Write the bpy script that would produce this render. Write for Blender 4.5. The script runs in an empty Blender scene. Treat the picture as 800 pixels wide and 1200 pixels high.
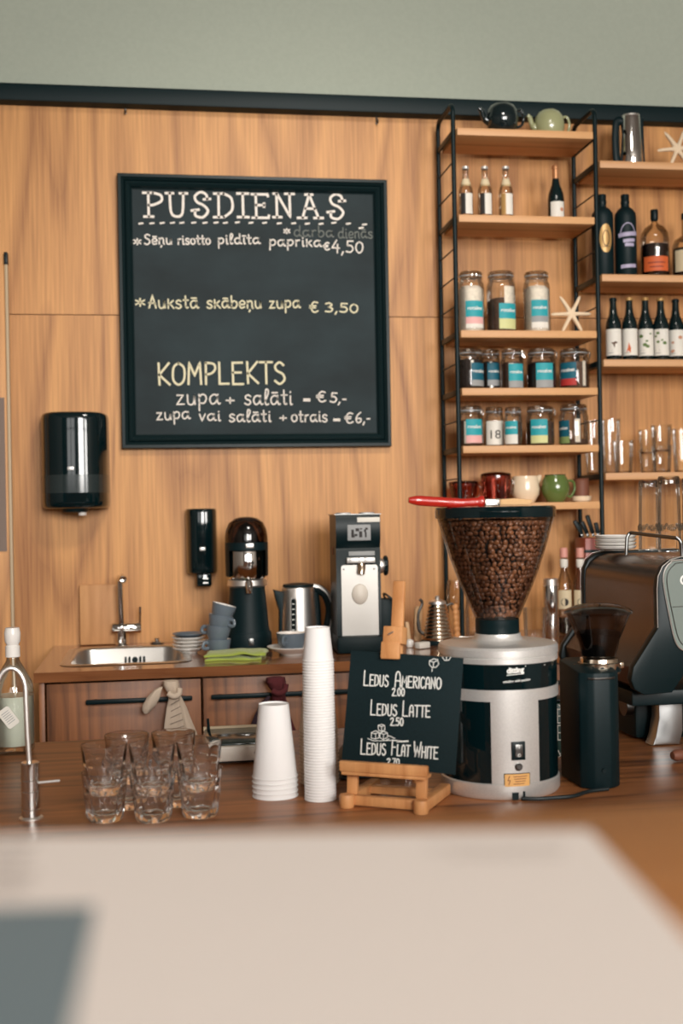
import bpy, bmesh, math, random
from mathutils import Vector, Matrix
random.seed(7)
PI = math.pi
C = bpy.context.scene.collection

# ---------------------------------------------------------------- camera model
F = 1400.0; PSI = math.radians(8.84); RHO = 0.0185; H = 1.44
FWD = Vector((math.sin(PSI), math.cos(PSI), 0)); RGT = Vector((math.cos(PSI), -math.sin(PSI), 0)); UPV = Vector((0, 0, 1))
CAM_R = RGT * math.cos(RHO) - UPV * math.sin(RHO)
CAM_U = UPV * math.cos(RHO) + RGT * math.sin(RHO)
EYE = Vector((0, 0, H))
def ray(x, y): return FWD + CAM_R * ((x - 400) / F) + CAM_U * ((600 - y) / F)
def onY(x, y, Y):
    d = ray(x, y); return EYE + d * (Y / d.y)
def onZ(x, y, Z):
    d = ray(x, y); return EYE + d * ((Z - H) / d.z)
def mpp(p): return (Vector(p) - EYE).dot(FWD) / F

# ---------------------------------------------------------------- materials
def new_mat(name):
    m = bpy.data.materials.new(name); m.use_nodes = True
    nt = m.node_tree; nt.nodes.clear()
    out = nt.nodes.new('ShaderNodeOutputMaterial')
    return m, nt, out
def srgb(r, g, b):
    f = lambda c: (c / 255 / 12.92) if c / 255 <= 0.04045 else ((c / 255 + 0.055) / 1.055) ** 2.4
    return (f(r), f(g), f(b), 1)
def mat(name, col, rough=0.5, metal=0.0, spec=0.5, noise=0.0, nscale=(30, 30, 30), coat=0.0, bump=0.0, sheen=0.0):
    m, nt, out = new_mat(name)
    p = nt.nodes.new('ShaderNodeBsdfPrincipled')
    p.inputs['Base Color'].default_value = col
    p.inputs['Roughness'].default_value = rough
    p.inputs['Metallic'].default_value = metal
    p.inputs['Specular IOR Level'].default_value = spec
    p.inputs['Coat Weight'].default_value = coat
    p.inputs['Coat Roughness'].default_value = 0.05
    if sheen: p.inputs['Sheen Weight'].default_value = sheen
    nt.links.new(p.outputs[0], out.inputs[0])
    if noise or bump:
        tc = nt.nodes.new('ShaderNodeTexCoord'); mp = nt.nodes.new('ShaderNodeMapping')
        mp.inputs['Scale'].default_value = nscale
        n = nt.nodes.new('ShaderNodeTexNoise'); n.inputs['Scale'].default_value = 1; n.inputs['Detail'].default_value = 4
        nt.links.new(tc.outputs['Object'], mp.inputs[0]); nt.links.new(mp.outputs[0], n.inputs['Vector'])
        if noise:
            r = nt.nodes.new('ShaderNodeValToRGB')
            r.color_ramp.elements[0].position = 0.3; r.color_ramp.elements[1].position = 0.7
            r.color_ramp.elements[0].color = tuple(c * (1 - noise) for c in col[:3]) + (1,)
            r.color_ramp.elements[1].color = tuple(min(1, c * (1 + noise)) for c in col[:3]) + (1,)
            nt.links.new(n.outputs['Fac'], r.inputs[0]); nt.links.new(r.outputs[0], p.inputs['Base Color'])
        if bump:
            b = nt.nodes.new('ShaderNodeBump'); b.inputs['Strength'].default_value = bump; b.inputs['Distance'].default_value = 0.002
            nt.links.new(n.outputs['Fac'], b.inputs['Height']); nt.links.new(b.outputs[0], p.inputs['Normal'])
    return m
def wood(name, dark, light, axis='Z', ring=9.0, wide=3.2, along=0.32, fine=0.25, rough=0.45, seed=0.0, streak=0.0, coat=0.0):
    """Veneer: growth rings of a stretched noise field plus fine fibres, running along one axis."""
    m, nt, out = new_mat(name); N = nt.nodes.new; L = nt.links.new
    p = N('ShaderNodeBsdfPrincipled'); p.inputs['Roughness'].default_value = rough
    p.inputs['Coat Weight'].default_value = coat; p.inputs['Coat Roughness'].default_value = 0.12
    L(p.outputs[0], out.inputs[0])
    tc = N('ShaderNodeTexCoord')
    def mapped(a, b):
        mp = N('ShaderNodeMapping'); mp.inputs['Location'].default_value = (seed, seed * 1.7, seed * 0.6)
        s = {'X': (b, a, a), 'Y': (a, b, a), 'Z': (a, a, b)}[axis]
        mp.inputs['Scale'].default_value = s; L(tc.outputs['Object'], mp.inputs[0]); return mp
    n1 = N('ShaderNodeTexNoise'); n1.inputs['Scale'].default_value = 1; n1.inputs['Detail'].default_value = 1.5; n1.inputs['Roughness'].default_value = 0.4
    L(mapped(wide, along).outputs[0], n1.inputs['Vector'])
    mul = N('ShaderNodeMath'); mul.operation = 'MULTIPLY'; mul.inputs[1].default_value = ring; L(n1.outputs['Fac'], mul.inputs[0])
    pp = N('ShaderNodeMath'); pp.operation = 'FRACT'; L(mul.outputs[0], pp.inputs[0])
    n2 = N('ShaderNodeTexNoise'); n2.inputs['Scale'].default_value = 1; n2.inputs['Detail'].default_value = 3
    L(mapped(wide * 42, along * 12).outputs[0], n2.inputs['Vector'])
    n3 = N('ShaderNodeTexNoise'); n3.inputs['Scale'].default_value = 1; n3.inputs['Detail'].default_value = 2
    L(mapped(wide * 4.5, along * 0.6).outputs[0], n3.inputs['Vector'])
    # ring profile: slow rise then quick drop
    rp = N('ShaderNodeValToRGB'); e = rp.color_ramp.elements
    e[0].position = 0.0; e[0].color = (0.35, 0.35, 0.35, 1); e[1].position = 1.0; e[1].color = (0.3, 0.3, 0.3, 1)
    x = e.new(0.3); x.color = (0.78, 0.78, 0.78, 1); x = e.new(0.82); x.color = (0.6, 0.6, 0.6, 1)
    L(pp.outputs[0], rp.inputs[0])
    a1 = N('ShaderNodeMath'); a1.operation = 'MULTIPLY_ADD'; a1.inputs[1].default_value = fine; L(n2.outputs['Fac'], a1.inputs[0]); L(rp.outputs[0], a1.inputs[2])
    a2 = N('ShaderNodeMath'); a2.operation = 'MULTIPLY_ADD'; a2.inputs[1].default_value = 0.55 + streak; L(n3.outputs['Fac'], a2.inputs[0]); L(a1.outputs[0], a2.inputs[2])
    mr = N('ShaderNodeMapRange'); mr.inputs['From Min'].default_value = 0.52 + fine * 0.3 + streak * 0.33; mr.inputs['From Max'].default_value = 1.06 + fine * 0.64 + streak * 0.62
    L(a2.outputs[0], mr.inputs['Value'])
    mix = N('ShaderNodeMix'); mix.data_type = 'RGBA'
    mix.inputs[6].default_value = dark; mix.inputs[7].default_value = light
    L(mr.outputs[0], mix.inputs[0]); L(mix.outputs[2], p.inputs['Base Color'])
    return m
def thin_glass(name, tint=(0.97, 0.97, 0.95, 1), refl=0.35, rough=0.03):
    m, nt, out = new_mat(name); N = nt.nodes.new
    t = N('ShaderNodeBsdfTransparent'); t.inputs[0].default_value = tint
    g = N('ShaderNodeBsdfGlossy'); g.inputs['Roughness'].default_value = rough
    lw = N('ShaderNodeLayerWeight'); lw.inputs['Blend'].default_value = refl
    ml = N('ShaderNodeMath'); ml.operation = 'MULTIPLY_ADD'; ml.inputs[1].default_value = 0.75; ml.inputs[2].default_value = 0.03; nt.links.new(lw.outputs['Fresnel'], ml.inputs[0])
    mx = N('ShaderNodeMixShader'); nt.links.new(ml.outputs[0], mx.inputs[0])
    nt.links.new(t.outputs[0], mx.inputs[1]); nt.links.new(g.outputs[0], mx.inputs[2]); nt.links.new(mx.outputs[0], out.inputs[0])
    return m
def solid_glass(name, col=(1, 1, 1, 1), ior=1.46, rough=0.0):
    m, nt, out = new_mat(name)
    g = nt.nodes.new('ShaderNodeBsdfGlass'); g.inputs['Color'].default_value = col; g.inputs['IOR'].default_value = ior; g.inputs['Roughness'].default_value = rough
    nt.links.new(g.outputs[0], out.inputs[0]); return m

def bean_mat():
    m, nt, out = new_mat('roasted bean'); N = nt.nodes.new
    p = N('ShaderNodeBsdfPrincipled'); p.inputs['Roughness'].default_value = .38
    g = N('ShaderNodeNewGeometry'); r = N('ShaderNodeValToRGB')
    r.color_ramp.elements[0].color = srgb(84, 52, 36); r.color_ramp.elements[1].color = srgb(146, 98, 68)
    nt.links.new(g.outputs['Random Per Island'], r.inputs[0]); nt.links.new(r.outputs[0], p.inputs['Base Color']); nt.links.new(p.outputs[0], out.inputs[0])
    return m
M = {}
M['panel'] = wood('oak veneer wall', srgb(146, 92, 46), srgb(216, 156, 92), 'Z', ring=11, wide=2.7, along=0.26, fine=0.95, rough=0.5)
M['panel_low'] = wood('oak veneer wall lower', srgb(146, 92, 46), srgb(216, 156, 92), 'Z', ring=11, wide=2.7, along=0.26, fine=0.95, rough=0.5, seed=3.7)
M['cabinet'] = wood('walnut veneer', srgb(76, 42, 19), srgb(148, 92, 50), 'Z', ring=12, wide=3.2, along=0.4, fine=0.8, rough=0.45, seed=9.1)
M['worktop'] = wood('worktop laminate', srgb(104, 62, 36), srgb(156, 102, 64), 'X', ring=6, wide=4, along=0.5, fine=0.3, rough=0.16, seed=5, coat=0.6)
M['counter'] = wood('stave counter', srgb(66, 36, 20), srgb(178, 114, 68), 'X', ring=6, wide=9, along=0.9, fine=0.7, rough=0.36, seed=2, streak=0.5)
M['ledge'] = wood('bar ledge wood', srgb(178, 112, 58), srgb(206, 142, 84), 'X', ring=5, wide=6, along=0.5, fine=0.3, rough=0.4, seed=12)
M['shelf'] = wood('shelf oak', srgb(176, 122, 76), srgb(216, 164, 112), 'X', ring=4, wide=6, along=0.5, fine=0.3, rough=0.5, seed=4)
M['beech'] = wood('beech wood', srgb(186, 122, 70), srgb(220, 160, 104), 'Z', ring=4, wide=14, along=2, fine=0.4, rough=0.5, seed=6)
M['cutboard'] = wood('cutting board wood', srgb(178, 124, 76), srgb(206, 152, 100), 'Z', ring=4, wide=10, along=1, fine=0.3, rough=0.6, seed=8)
M['plaster'] = mat('sage plaster', srgb(165, 172, 158), 0.85, noise=0.03, nscale=(60, 60, 60))
M['black'] = mat('black enamel', (0.0018, 0.0105, 0.0125, 1), 0.4, spec=0.22)
M['black_trim'] = mat('dark painted trim', (0.0022, 0.012, 0.014, 1), 0.5, spec=0.2)
M['black_gloss'] = mat('black gloss plastic', (0.0015, 0.0095, 0.0115, 1), 0.06, spec=0.4, coat=0.25)
M['black_matte'] = mat('black matte plastic', (0.002, 0.012, 0.0145, 1), 0.5, spec=0.22, noise=0.2, nscale=(400, 400, 400))
M['smoke_band'] = mat('smoky plastic', (0.02, 0.03, 0.031, 1), 0.12)
M['chalk_panel'] = mat('chalkboard slate', (0.016, 0.028, 0.032, 1), 0.65, spec=0.25, noise=0.35, nscale=(3, 3, 5))
M['frame'] = mat('chalkboard frame', (0.0035, 0.014, 0.016, 1), 0.38, spec=0.28)
M['chalk'] = mat('white chalk', srgb(240, 232, 222), 0.95, noise=0.08, nscale=(200, 200, 200))
M['chalk_y'] = mat('yellow chalk', srgb(230, 222, 188), 0.95)
M['chalk_faint'] = mat('faint chalk', srgb(122, 126, 120), 0.95)
M['ink_white'] = mat('white ink', srgb(236, 236, 230), 0.8)
M['card'] = mat('black card', (0.005, 0.016, 0.019, 1), 0.7, spec=0.2, noise=0.15, nscale=(300, 300, 300))
M['steel'] = mat('brushed steel', (0.86, 0.83, 0.79, 1), 0.42, metal=1)
M['chrome'] = mat('chrome', (0.75, 0.74, 0.72, 1), 0.08, metal=1)
M['sinksteel'] = mat('sink steel', (0.7, 0.69, 0.67, 1), 0.3, metal=1)
M['silver'] = mat('silver lacquer', srgb(222, 220, 216), 0.34, metal=0.55, noise=0.05, nscale=(300, 300, 300))
M['leg_steel'] = mat('satin leg steel', (0.42, 0.43, 0.43, 1), 0.36, metal=1)
M['plate_steel'] = mat('brushed plate steel', (0.46, 0.44, 0.41, 1), 0.42, metal=1)
M['darksteel'] = mat('dark steel', (0.18, 0.18, 0.175, 1), 0.3, metal=1)
M['reflection_steel'] = mat('polished bronze panel', (0.13, 0.088, 0.066, 1), 0.26, metal=0.85)  # polished steel; the brown of the reflected wood is put into its colour
M['gold'] = mat('warm steel', (0.78, 0.66, 0.52, 1), 0.18, metal=1)
M['white'] = mat('white ceramic', srgb(236, 232, 226), 0.25, coat=0.3)
M['paper'] = mat('white paper cup', srgb(240, 238, 236), 0.75)
M['shaded_paper'] = mat('shade toned white paper cup', srgb(226, 208, 186), 0.8)  # white cups; the shade on the rear stack is put into the colour
M['sheet'] = mat('white print sheet', srgb(246, 236, 228), 0.6)
M['sheet_blue'] = mat('grey blue print', srgb(120, 136, 142), 0.6)
M['sheet_grey'] = mat('grey print', srgb(150, 140, 134), 0.6)
M['grey_cup'] = mat('blue grey stoneware', srgb(98, 110, 120), 0.35, coat=0.3)
M['coffee'] = mat('milk foam', srgb(214, 176, 138), 0.6)
M['green_cloth'] = mat('lime microfibre', srgb(156, 172, 72), 0.95, bump=0.6, nscale=(500, 500, 500), sheen=0.3)
M['linen'] = mat('linen towel', srgb(206, 188, 168), 0.95, bump=0.4, nscale=(400, 400, 400))
M['stripe'] = mat('towel stripe', srgb(110, 94, 86), 0.95)
M['maroon'] = mat('maroon towel', srgb(84, 30, 34), 0.95, bump=0.4, nscale=(400, 400, 400))
M['maroon_dark'] = mat('dark towel end', srgb(52, 34, 44), 0.95)
M['glass'] = solid_glass('tumbler glass')
M['jar_glass'] = thin_glass('jar glass')
M['hopper_glass'] = thin_glass('hopper plastic', (0.93, 0.90, 0.87, 1), 0.3)
M['smoke_glass'] = thin_glass('smoked hopper plastic', (0.42, 0.37, 0.34, 1), 0.35, 0.06)
M['dome_glass'] = thin_glass('brown smoked dome', (0.30, 0.22, 0.19, 1), 0.35, 0.08)
M['amber_glass'] = thin_glass('brown drink glass', (0.30, 0.14, 0.07, 1), 0.3)
M['red_glass'] = thin_glass('red tea glass', (0.66, 0.27, 0.21, 1), 0.4)
M['pale_glass'] = thin_glass('clear bottle glass', (0.93, 0.88, 0.80, 1), 0.4)
M['soap'] = thin_glass('blue soap water', (0.62, 0.74, 0.74, 1), 0.2)
M['bean'] = bean_mat()
M['bean_core'] = mat('bean mass', srgb(24, 18, 16), 0.9)
M['teal'] = mat('teal label', srgb(38, 158, 168), 0.6)
M['teal_dark'] = mat('dark teal label', srgb(8, 92, 112), 0.6)
M['pink'] = mat('pink label', srgb(226, 172, 168), 0.6)
M['lime'] = mat('pale lime label', srgb(206, 208, 148), 0.6)
M['greylab'] = mat('grey label', srgb(150, 152, 152), 0.6)
M['redlab'] = mat('red label', srgb(176, 50, 46), 0.6)
M['olive'] = mat('olive label', srgb(130, 150, 92), 0.6)
M['whitelab'] = mat('white label', srgb(226, 222, 212), 0.6)
M['creamlab'] = mat('cream label', srgb(214, 198, 164), 0.6)
M['goldlab'] = mat('gold label', srgb(190, 150, 92), 0.35, metal=0.3)
M['violet'] = mat('violet label', srgb(172, 164, 190), 0.5)
M['orange'] = mat('orange label', srgb(206, 96, 46), 0.6)
M['darktea'] = mat('dark tea leaves', srgb(40, 30, 26), 0.95, noise=0.5, nscale=(200, 200, 200))
M['powder'] = mat('pale tea', srgb(232, 222, 208), 0.95, noise=0.12, nscale=(90, 90, 90))
M['mixtea'] = mat('brown tea', srgb(88, 64, 50), 0.95, noise=0.5, nscale=(180, 180, 180))
M['star'] = mat('dried starfish', srgb(232, 208, 176), 0.9, bump=0.6, nscale=(250, 250, 250))
M['teapot_black'] = mat('black glaze', (0.004, 0.012, 0.014, 1), 0.08, coat=0.6)
M['teapot_green'] = mat('pale green glaze', srgb(158, 160, 120), 0.2, coat=0.5)
M['pot_green'] = mat('leaf green glaze', srgb(92, 112, 58), 0.15, coat=0.5)
M['pot_brown'] = mat('brown clay', srgb(120, 72, 52), 0.6)
M['pitcher'] = mat('cream glaze', srgb(236, 214, 184), 0.2, coat=0.4)
M['bottle_black'] = mat('black bottle glass', (0.003, 0.012, 0.013, 1), 0.12)
M['foil'] = mat('copper foil', srgb(196, 140, 96), 0.35, metal=0.5)
M['red'] = mat('red lacquer', srgb(178, 36, 24), 0.25, coat=0.5)
M['bristle'] = mat('blond bristle', srgb(222, 180, 130), 0.9, bump=0.8, nscale=(600, 30, 600))
M['ferrule'] = mat('tin ferrule', (0.8, 0.76, 0.7, 1), 0.25, metal=1)
M['redwood'] = wood('red wood block', srgb(112, 42, 32), srgb(150, 66, 50), 'Z', ring=4, wide=20, along=2, fine=0.3, rough=0.4)
M['warn'] = mat('amber warning label', srgb(232, 178, 106), 0.5)
M['warn_red'] = mat('dark red print', srgb(120, 40, 30), 0.6)
M['dark_ink'] = mat('dark print', srgb(44, 40, 38), 0.7)
M['device_white'] = mat('white device plastic', srgb(226, 218, 206), 0.4)
M['device_black'] = mat('dark glass plate', (0.006, 0.022, 0.022, 1), 0.15)
M['greypanel'] = mat('grey felt panel', srgb(132, 116, 106), 0.9, noise=0.05, nscale=(300, 300, 300))
M['edge'] = mat('pale edge strip', srgb(190, 168, 136), 0.5)
M['tin_green'] = mat('dark green tin', srgb(14, 58, 48), 0.4)
M['leather'] = mat('brown leather', srgb(140, 98, 80), 0.6)
M['rust'] = mat('rust red tip', srgb(128, 62, 54), 0.6)
M['grey_screen'] = mat('grey glass panel', srgb(126, 136, 130), 0.2, coat=0.4)
M['woven'] = mat('woven mat', srgb(182, 142, 98), 0.9, bump=0.8, nscale=(300, 300, 300))
M['floor'] = mat('grey floor', srgb(84, 78, 72), 0.5, noise=0.08, nscale=(8, 8, 8))
M['wall_white'] = mat('warm white paint', srgb(146, 138, 130), 0.9)
M['rubber'] = mat('black rubber', (0.006, 0.014, 0.016, 1), 0.5)
M['liquid'] = mat('whisky', srgb(34, 18, 12), 0.08)
M['leafgreen'] = mat('green print', srgb(96, 120, 66), 0.7)
M['rosy'] = mat('rosy print', srgb(196, 140, 110), 0.7)
M['pinkcap'] = mat('red white cap', srgb(214, 150, 136), 0.5)
M['tanwood'] = mat('tan wood', srgb(206, 168, 126), 0.6)

# ---------------------------------------------------------------- mesh helpers
class B:
    def __init__(s): s.bm = bmesh.new()
    def _add(s, src, mtx=None):
        if mtx is not None: bmesh.ops.transform(src, matrix=mtx, verts=src.verts)
        me = bpy.data.meshes.new('tmp'); src.to_mesh(me); src.free(); s.bm.from_mesh(me); bpy.data.meshes.remove(me); return s
    def box(s, c, d, bev=0.0, seg=2, mtx=None):
        b = bmesh.new(); bmesh.ops.create_cube(b, size=1)
        bmesh.ops.scale(b, vec=d, verts=b.verts)
        if bev: bmesh.ops.bevel(b, geom=list(b.edges), offset=min(bev, min(d) * 0.49), segments=seg, affect='EDGES', profile=0.5)
        bmesh.ops.translate(b, vec=c, verts=b.verts)
        return s._add(b, mtx)
    def lathe(s, prof, seg=32, mtx=None, mod=None, a0=0.0, a1=2 * PI):
        b = bmesh.new(); full = abs(a1 - a0 - 2 * PI) < 1e-6; n = seg if full else seg + 1
        rings = []
        for (r, z) in prof:
            if r < 1e-6: rings.append([b.verts.new((0, 0, z))]); continue
            ring = []
            for i in range(n):
                a = a0 + (a1 - a0) * i / seg
                rr = r * (mod(a, z, r) if mod else 1)
                ring.append(b.verts.new((rr * math.sin(a), -rr * math.cos(a), z)))
            rings.append(ring)
        for A, D in zip(rings, rings[1:]):
            m = seg
            for i in range(m):
                j = (i + 1) % n
                if len(A) == 1 and len(D) == 1: continue
                if len(A) == 1: f = [A[0], D[j], D[i]]
                elif len(D) == 1: f = [A[i], A[j], D[0]]
                else: f = [A[i], A[j], D[j], D[i]]
                try: b.faces.new(f)
                except ValueError: pass
        return s._add(b, mtx)
    def loft(s, secs, seg=20, mtx=None, cap=True, mod=None):
        """secs: (cx, cy, cz, rx, ry) rings lying flat, stacked along z."""
        b = bmesh.new(); rings = []
        for k, (cx, cy, cz, rx, ry) in enumerate(secs):
            rr = []
            for i in range(seg):
                a = 2 * PI * i / seg; w = mod(a, k / (len(secs) - 1)) if mod else 1
                rr.append(b.verts.new((cx + rx * w * math.cos(a), cy + ry * w * math.sin(a), cz)))
            rings.append(rr)
        for A, D in zip(rings, rings[1:]):
            for i in range(seg):
                j = (i + 1) % seg; b.faces.new([A[i], A[j], D[j], D[i]])
        if cap:
            b.faces.new(rings[0][::-1]); b.faces.new(rings[-1])
        bmesh.ops.recalc_face_normals(b, faces=b.faces)
        return s._add(b, mtx)
    def tube(s, pts, r, seg=10, mtx=None, cap=True, flat=1.0):
        pts = [Vector(p) for p in pts]; b = bmesh.new(); rings = []
        rs = r if isinstance(r, (list, tuple)) else [r] * len(pts)
        prev = None
        for i, p in enumerate(pts):
            t = (pts[min(i + 1, len(pts) - 1)] - pts[max(i - 1, 0)])
            t = t.normalized() if t.length > 1e-9 else Vector((0, 0, 1))
            if prev is None:
                ref = Vector((0, 0, 1)) if abs(t.z) < 0.9 else Vector((1, 0, 0))
                u = t.cross(ref).normalized()
            else:
                u = prev - t * prev.dot(t); u.normalize()
            prev = u; v = t.cross(u)
            rings.append([b.verts.new(p + (u * math.cos(2 * PI * k / seg) + v * math.sin(2 * PI * k / seg) * flat) * rs[i]) for k in range(seg)])
        for A, D in zip(rings, rings[1:]):
            for i in range(seg):
                j = (i + 1) % seg; b.faces.new([A[i], A[j], D[j], D[i]])
        if cap: b.faces.new(rings[0][::-1]); b.faces.new(rings[-1])
        bmesh.ops.recalc_face_normals(b, faces=b.faces)
        return s._add(b, mtx)
    def prism(s, poly, d0, d1, mtx=None, bev=0.0):
        """poly in the XZ plane, extruded along Y from d0 to d1."""
        b = bmesh.new()
        f = b.faces.new([b.verts.new((x, d0, z)) for x, z in poly])
        r = bmesh.ops.extrude_face_region(b, geom=[f])
        vs = [g for g in r['geom'] if isinstance(g, bmesh.types.BMVert)]
        bmesh.ops.translate(b, vec=(0, d1 - d0, 0), verts=vs)
        bmesh.ops.recalc_face_normals(b, faces=b.faces)
        if bev:
            ed = [e for e in b.edges if abs(e.verts[0].co.y - e.verts[1].co.y) < 1e-6]
            bmesh.ops.bevel(b, geom=ed, offset=bev, segments=2, affect='EDGES', profile=0.5)
        return s._add(b, mtx)
    def ribbon(s, lines, w, fn, cap=True):
        """Flat strokes: polylines in (u, v) widened to w and mapped to space by fn."""
        b = s.bm
        for ln in lines:
            ln = [Vector((p[0], p[1])) for p in ln]
            if len(ln) > 1:
                fine = [ln[0]]
                for a, c in zip(ln, ln[1:]):
                    n_ = max(1, min(12, int((c - a).length / .008)))
                    fine += [a + (c - a) * (j / n_) for j in range(1, n_ + 1)]
                ln = fine
            if len(ln) == 1: ln = [ln[0], ln[0] + Vector((w * .3, 0))]
            L, R = [], []
            if cap:
                d = (ln[0] - ln[1]); d = d.normalized() if d.length > 1e-9 else Vector((1, 0)); ln[0] = ln[0] + d * w * 0.35
                d = (ln[-1] - ln[-2]); d = d.normalized() if d.length > 1e-9 else Vector((1, 0)); ln[-1] = ln[-1] + d * w * 0.35
            for i, p in enumerate(ln):
                a = (p - ln[i - 1]).normalized() if i > 0 and (p - ln[i - 1]).length > 1e-9 else None
                c = (ln[i + 1] - p).normalized() if i < len(ln) - 1 and (ln[i + 1] - p).length > 1e-9 else None
                t = (a + c) if a is not None and c is not None else (a if a is not None else (c if c is not None else Vector((1, 0))))
                if t.length < 0.3: t = c
                t = t.normalized(); n = Vector((-t.y, t.x)); k = 1.0
                if a is not None and c is not None: k = min(1.6, 1 / max(0.5, abs(n.dot(Vector((-a.y, a.x))))))
                L.append(b.verts.new(fn(*(p + n * w / 2 * k)))); R.append(b.verts.new(fn(*(p - n * w / 2 * k))))
            for i in range(len(ln) - 1):
                try: b.faces.new([R[i], R[i + 1], L[i + 1], L[i]])
                except ValueError: pass
        return s
    def patch(s, u0, u1, v0, v1, fn, nu=8, nv=1):
        g = [[s.bm.verts.new(fn(u0 + (u1 - u0) * i / nu, v0 + (v1 - v0) * j / nv)) for i in range(nu + 1)] for j in range(nv + 1)]
        for j in range(nv):
            for i in range(nu): s.bm.faces.new([g[j][i], g[j][i + 1], g[j + 1][i + 1], g[j + 1][i]])
        return s
    def disc(s, fn, cu, cv, ru, rv, nr=4, n=24):
        c = s.bm.verts.new(fn(cu, cv)); prev = None
        for j in range(1, nr + 1):
            ring = [s.bm.verts.new(fn(cu + ru * j / nr * math.cos(2 * PI * i / n), cv + rv * j / nr * math.sin(2 * PI * i / n))) for i in range(n)]
            for i in range(n):
                if prev is None: s.bm.faces.new([c, ring[i], ring[(i + 1) % n]])
                else: s.bm.faces.new([prev[i], ring[i], ring[(i + 1) % n], prev[(i + 1) % n]])
            prev = ring
        return s
    def poly(s, pts):
        s.bm.faces.new([s.bm.verts.new(p) for p in pts]); return s
    def obj(s, name, m, parent=None, sharp=0.6, loc=None):
        me = bpy.data.meshes.new(name); s.bm.to_mesh(me); s.bm.free()
        me.materials.append(M[m] if isinstance(m, str) else m)
        me.shade_smooth(); me.set_sharp_from_angle(angle=sharp)
        o = bpy.data.objects.new(name, me); C.objects.link(o)
        if parent is not None: o.parent = parent
        if loc is not None: o.location = loc
        return o
def T(name, label, cat, loc=(0, 0, 0), rz=0.0, group=None):
    o = bpy.data.objects.new(name, None); C.objects.link(o); o.empty_display_size = 0.05
    o.location = loc; o.rotation_euler = (0, 0, rz); o['label'] = label; o['category'] = cat
    if group: o['group'] = group
    return o
def tag(o, label, cat, group=None, kind=None):
    o['label'] = label; o['category'] = cat
    if group: o['group'] = group
    if kind: o['kind'] = kind
    return o
def struct(b, name, m, label=None):
    o = b.obj(name, m); o['kind'] = 'structure'
    return o
def kids(o): return [c for c in bpy.data.objects if c.parent == o]
def dup(root, loc, label, rz=None, group=None, rot=None):
    r = root.copy(); C.objects.link(r); r.location = loc; r['label'] = label
    if rz is not None: r.rotation_euler = (0, 0, rz)
    if rot is not None: r.rotation_euler = rot
    if group: r['group'] = group
    for ch in list(root.children):
        c = ch.copy(); C.objects.link(c); c.parent = r
        for g in list(ch.children):
            d = g.copy(); C.objects.link(d); d.parent = c
    return r
def arc(cx, cz, r, a0, a1, n=8): return [(cx + r * math.cos(a0 + (a1 - a0) * i / n), cz + r * math.sin(a0 + (a1 - a0) * i / n)) for i in range(n + 1)]
def rrect(w, h, r, n=5, cx=0, cz=0):
    p = []
    for sx, sz, a in ((1, 1, 0), (-1, 1, PI / 2), (-1, -1, PI), (1, -1, 1.5 * PI)):
        p += arc(cx + sx * (w / 2 - r), cz + sz * (h / 2 - r), r, a, a + PI / 2, n)
    return p
def smooth(pts, n=6):
    """Catmull-Rom through the points (any dimension)."""
    P = [Vector(p) for p in pts]; out = []
    if len(P) < 3: return P
    for i in range(len(P) - 1):
        p0 = P[max(i - 1, 0)]; p1 = P[i]; p2 = P[i + 1]; p3 = P[min(i + 2, len(P) - 1)]
        for k in range(n):
            t = k / n
            out.append(0.5 * ((2 * p1) + (p2 - p0) * t + (2 * p0 - 5 * p1 + 4 * p2 - p3) * t * t + (3 * p1 - p0 - 3 * p2 + p3) * t ** 3))
    out.append(P[-1]); return out
def cyl_fn(r, z0=0.0, ang0=0.0, eps=0.0006):
    """(u, v) -> point on an upright cylinder of radius r; u is arc length from the front."""
    return lambda u, v: (( r + eps) * math.sin(ang0 + u / r), -(r + eps) * math.cos(ang0 + u / r), z0 + v)

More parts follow.
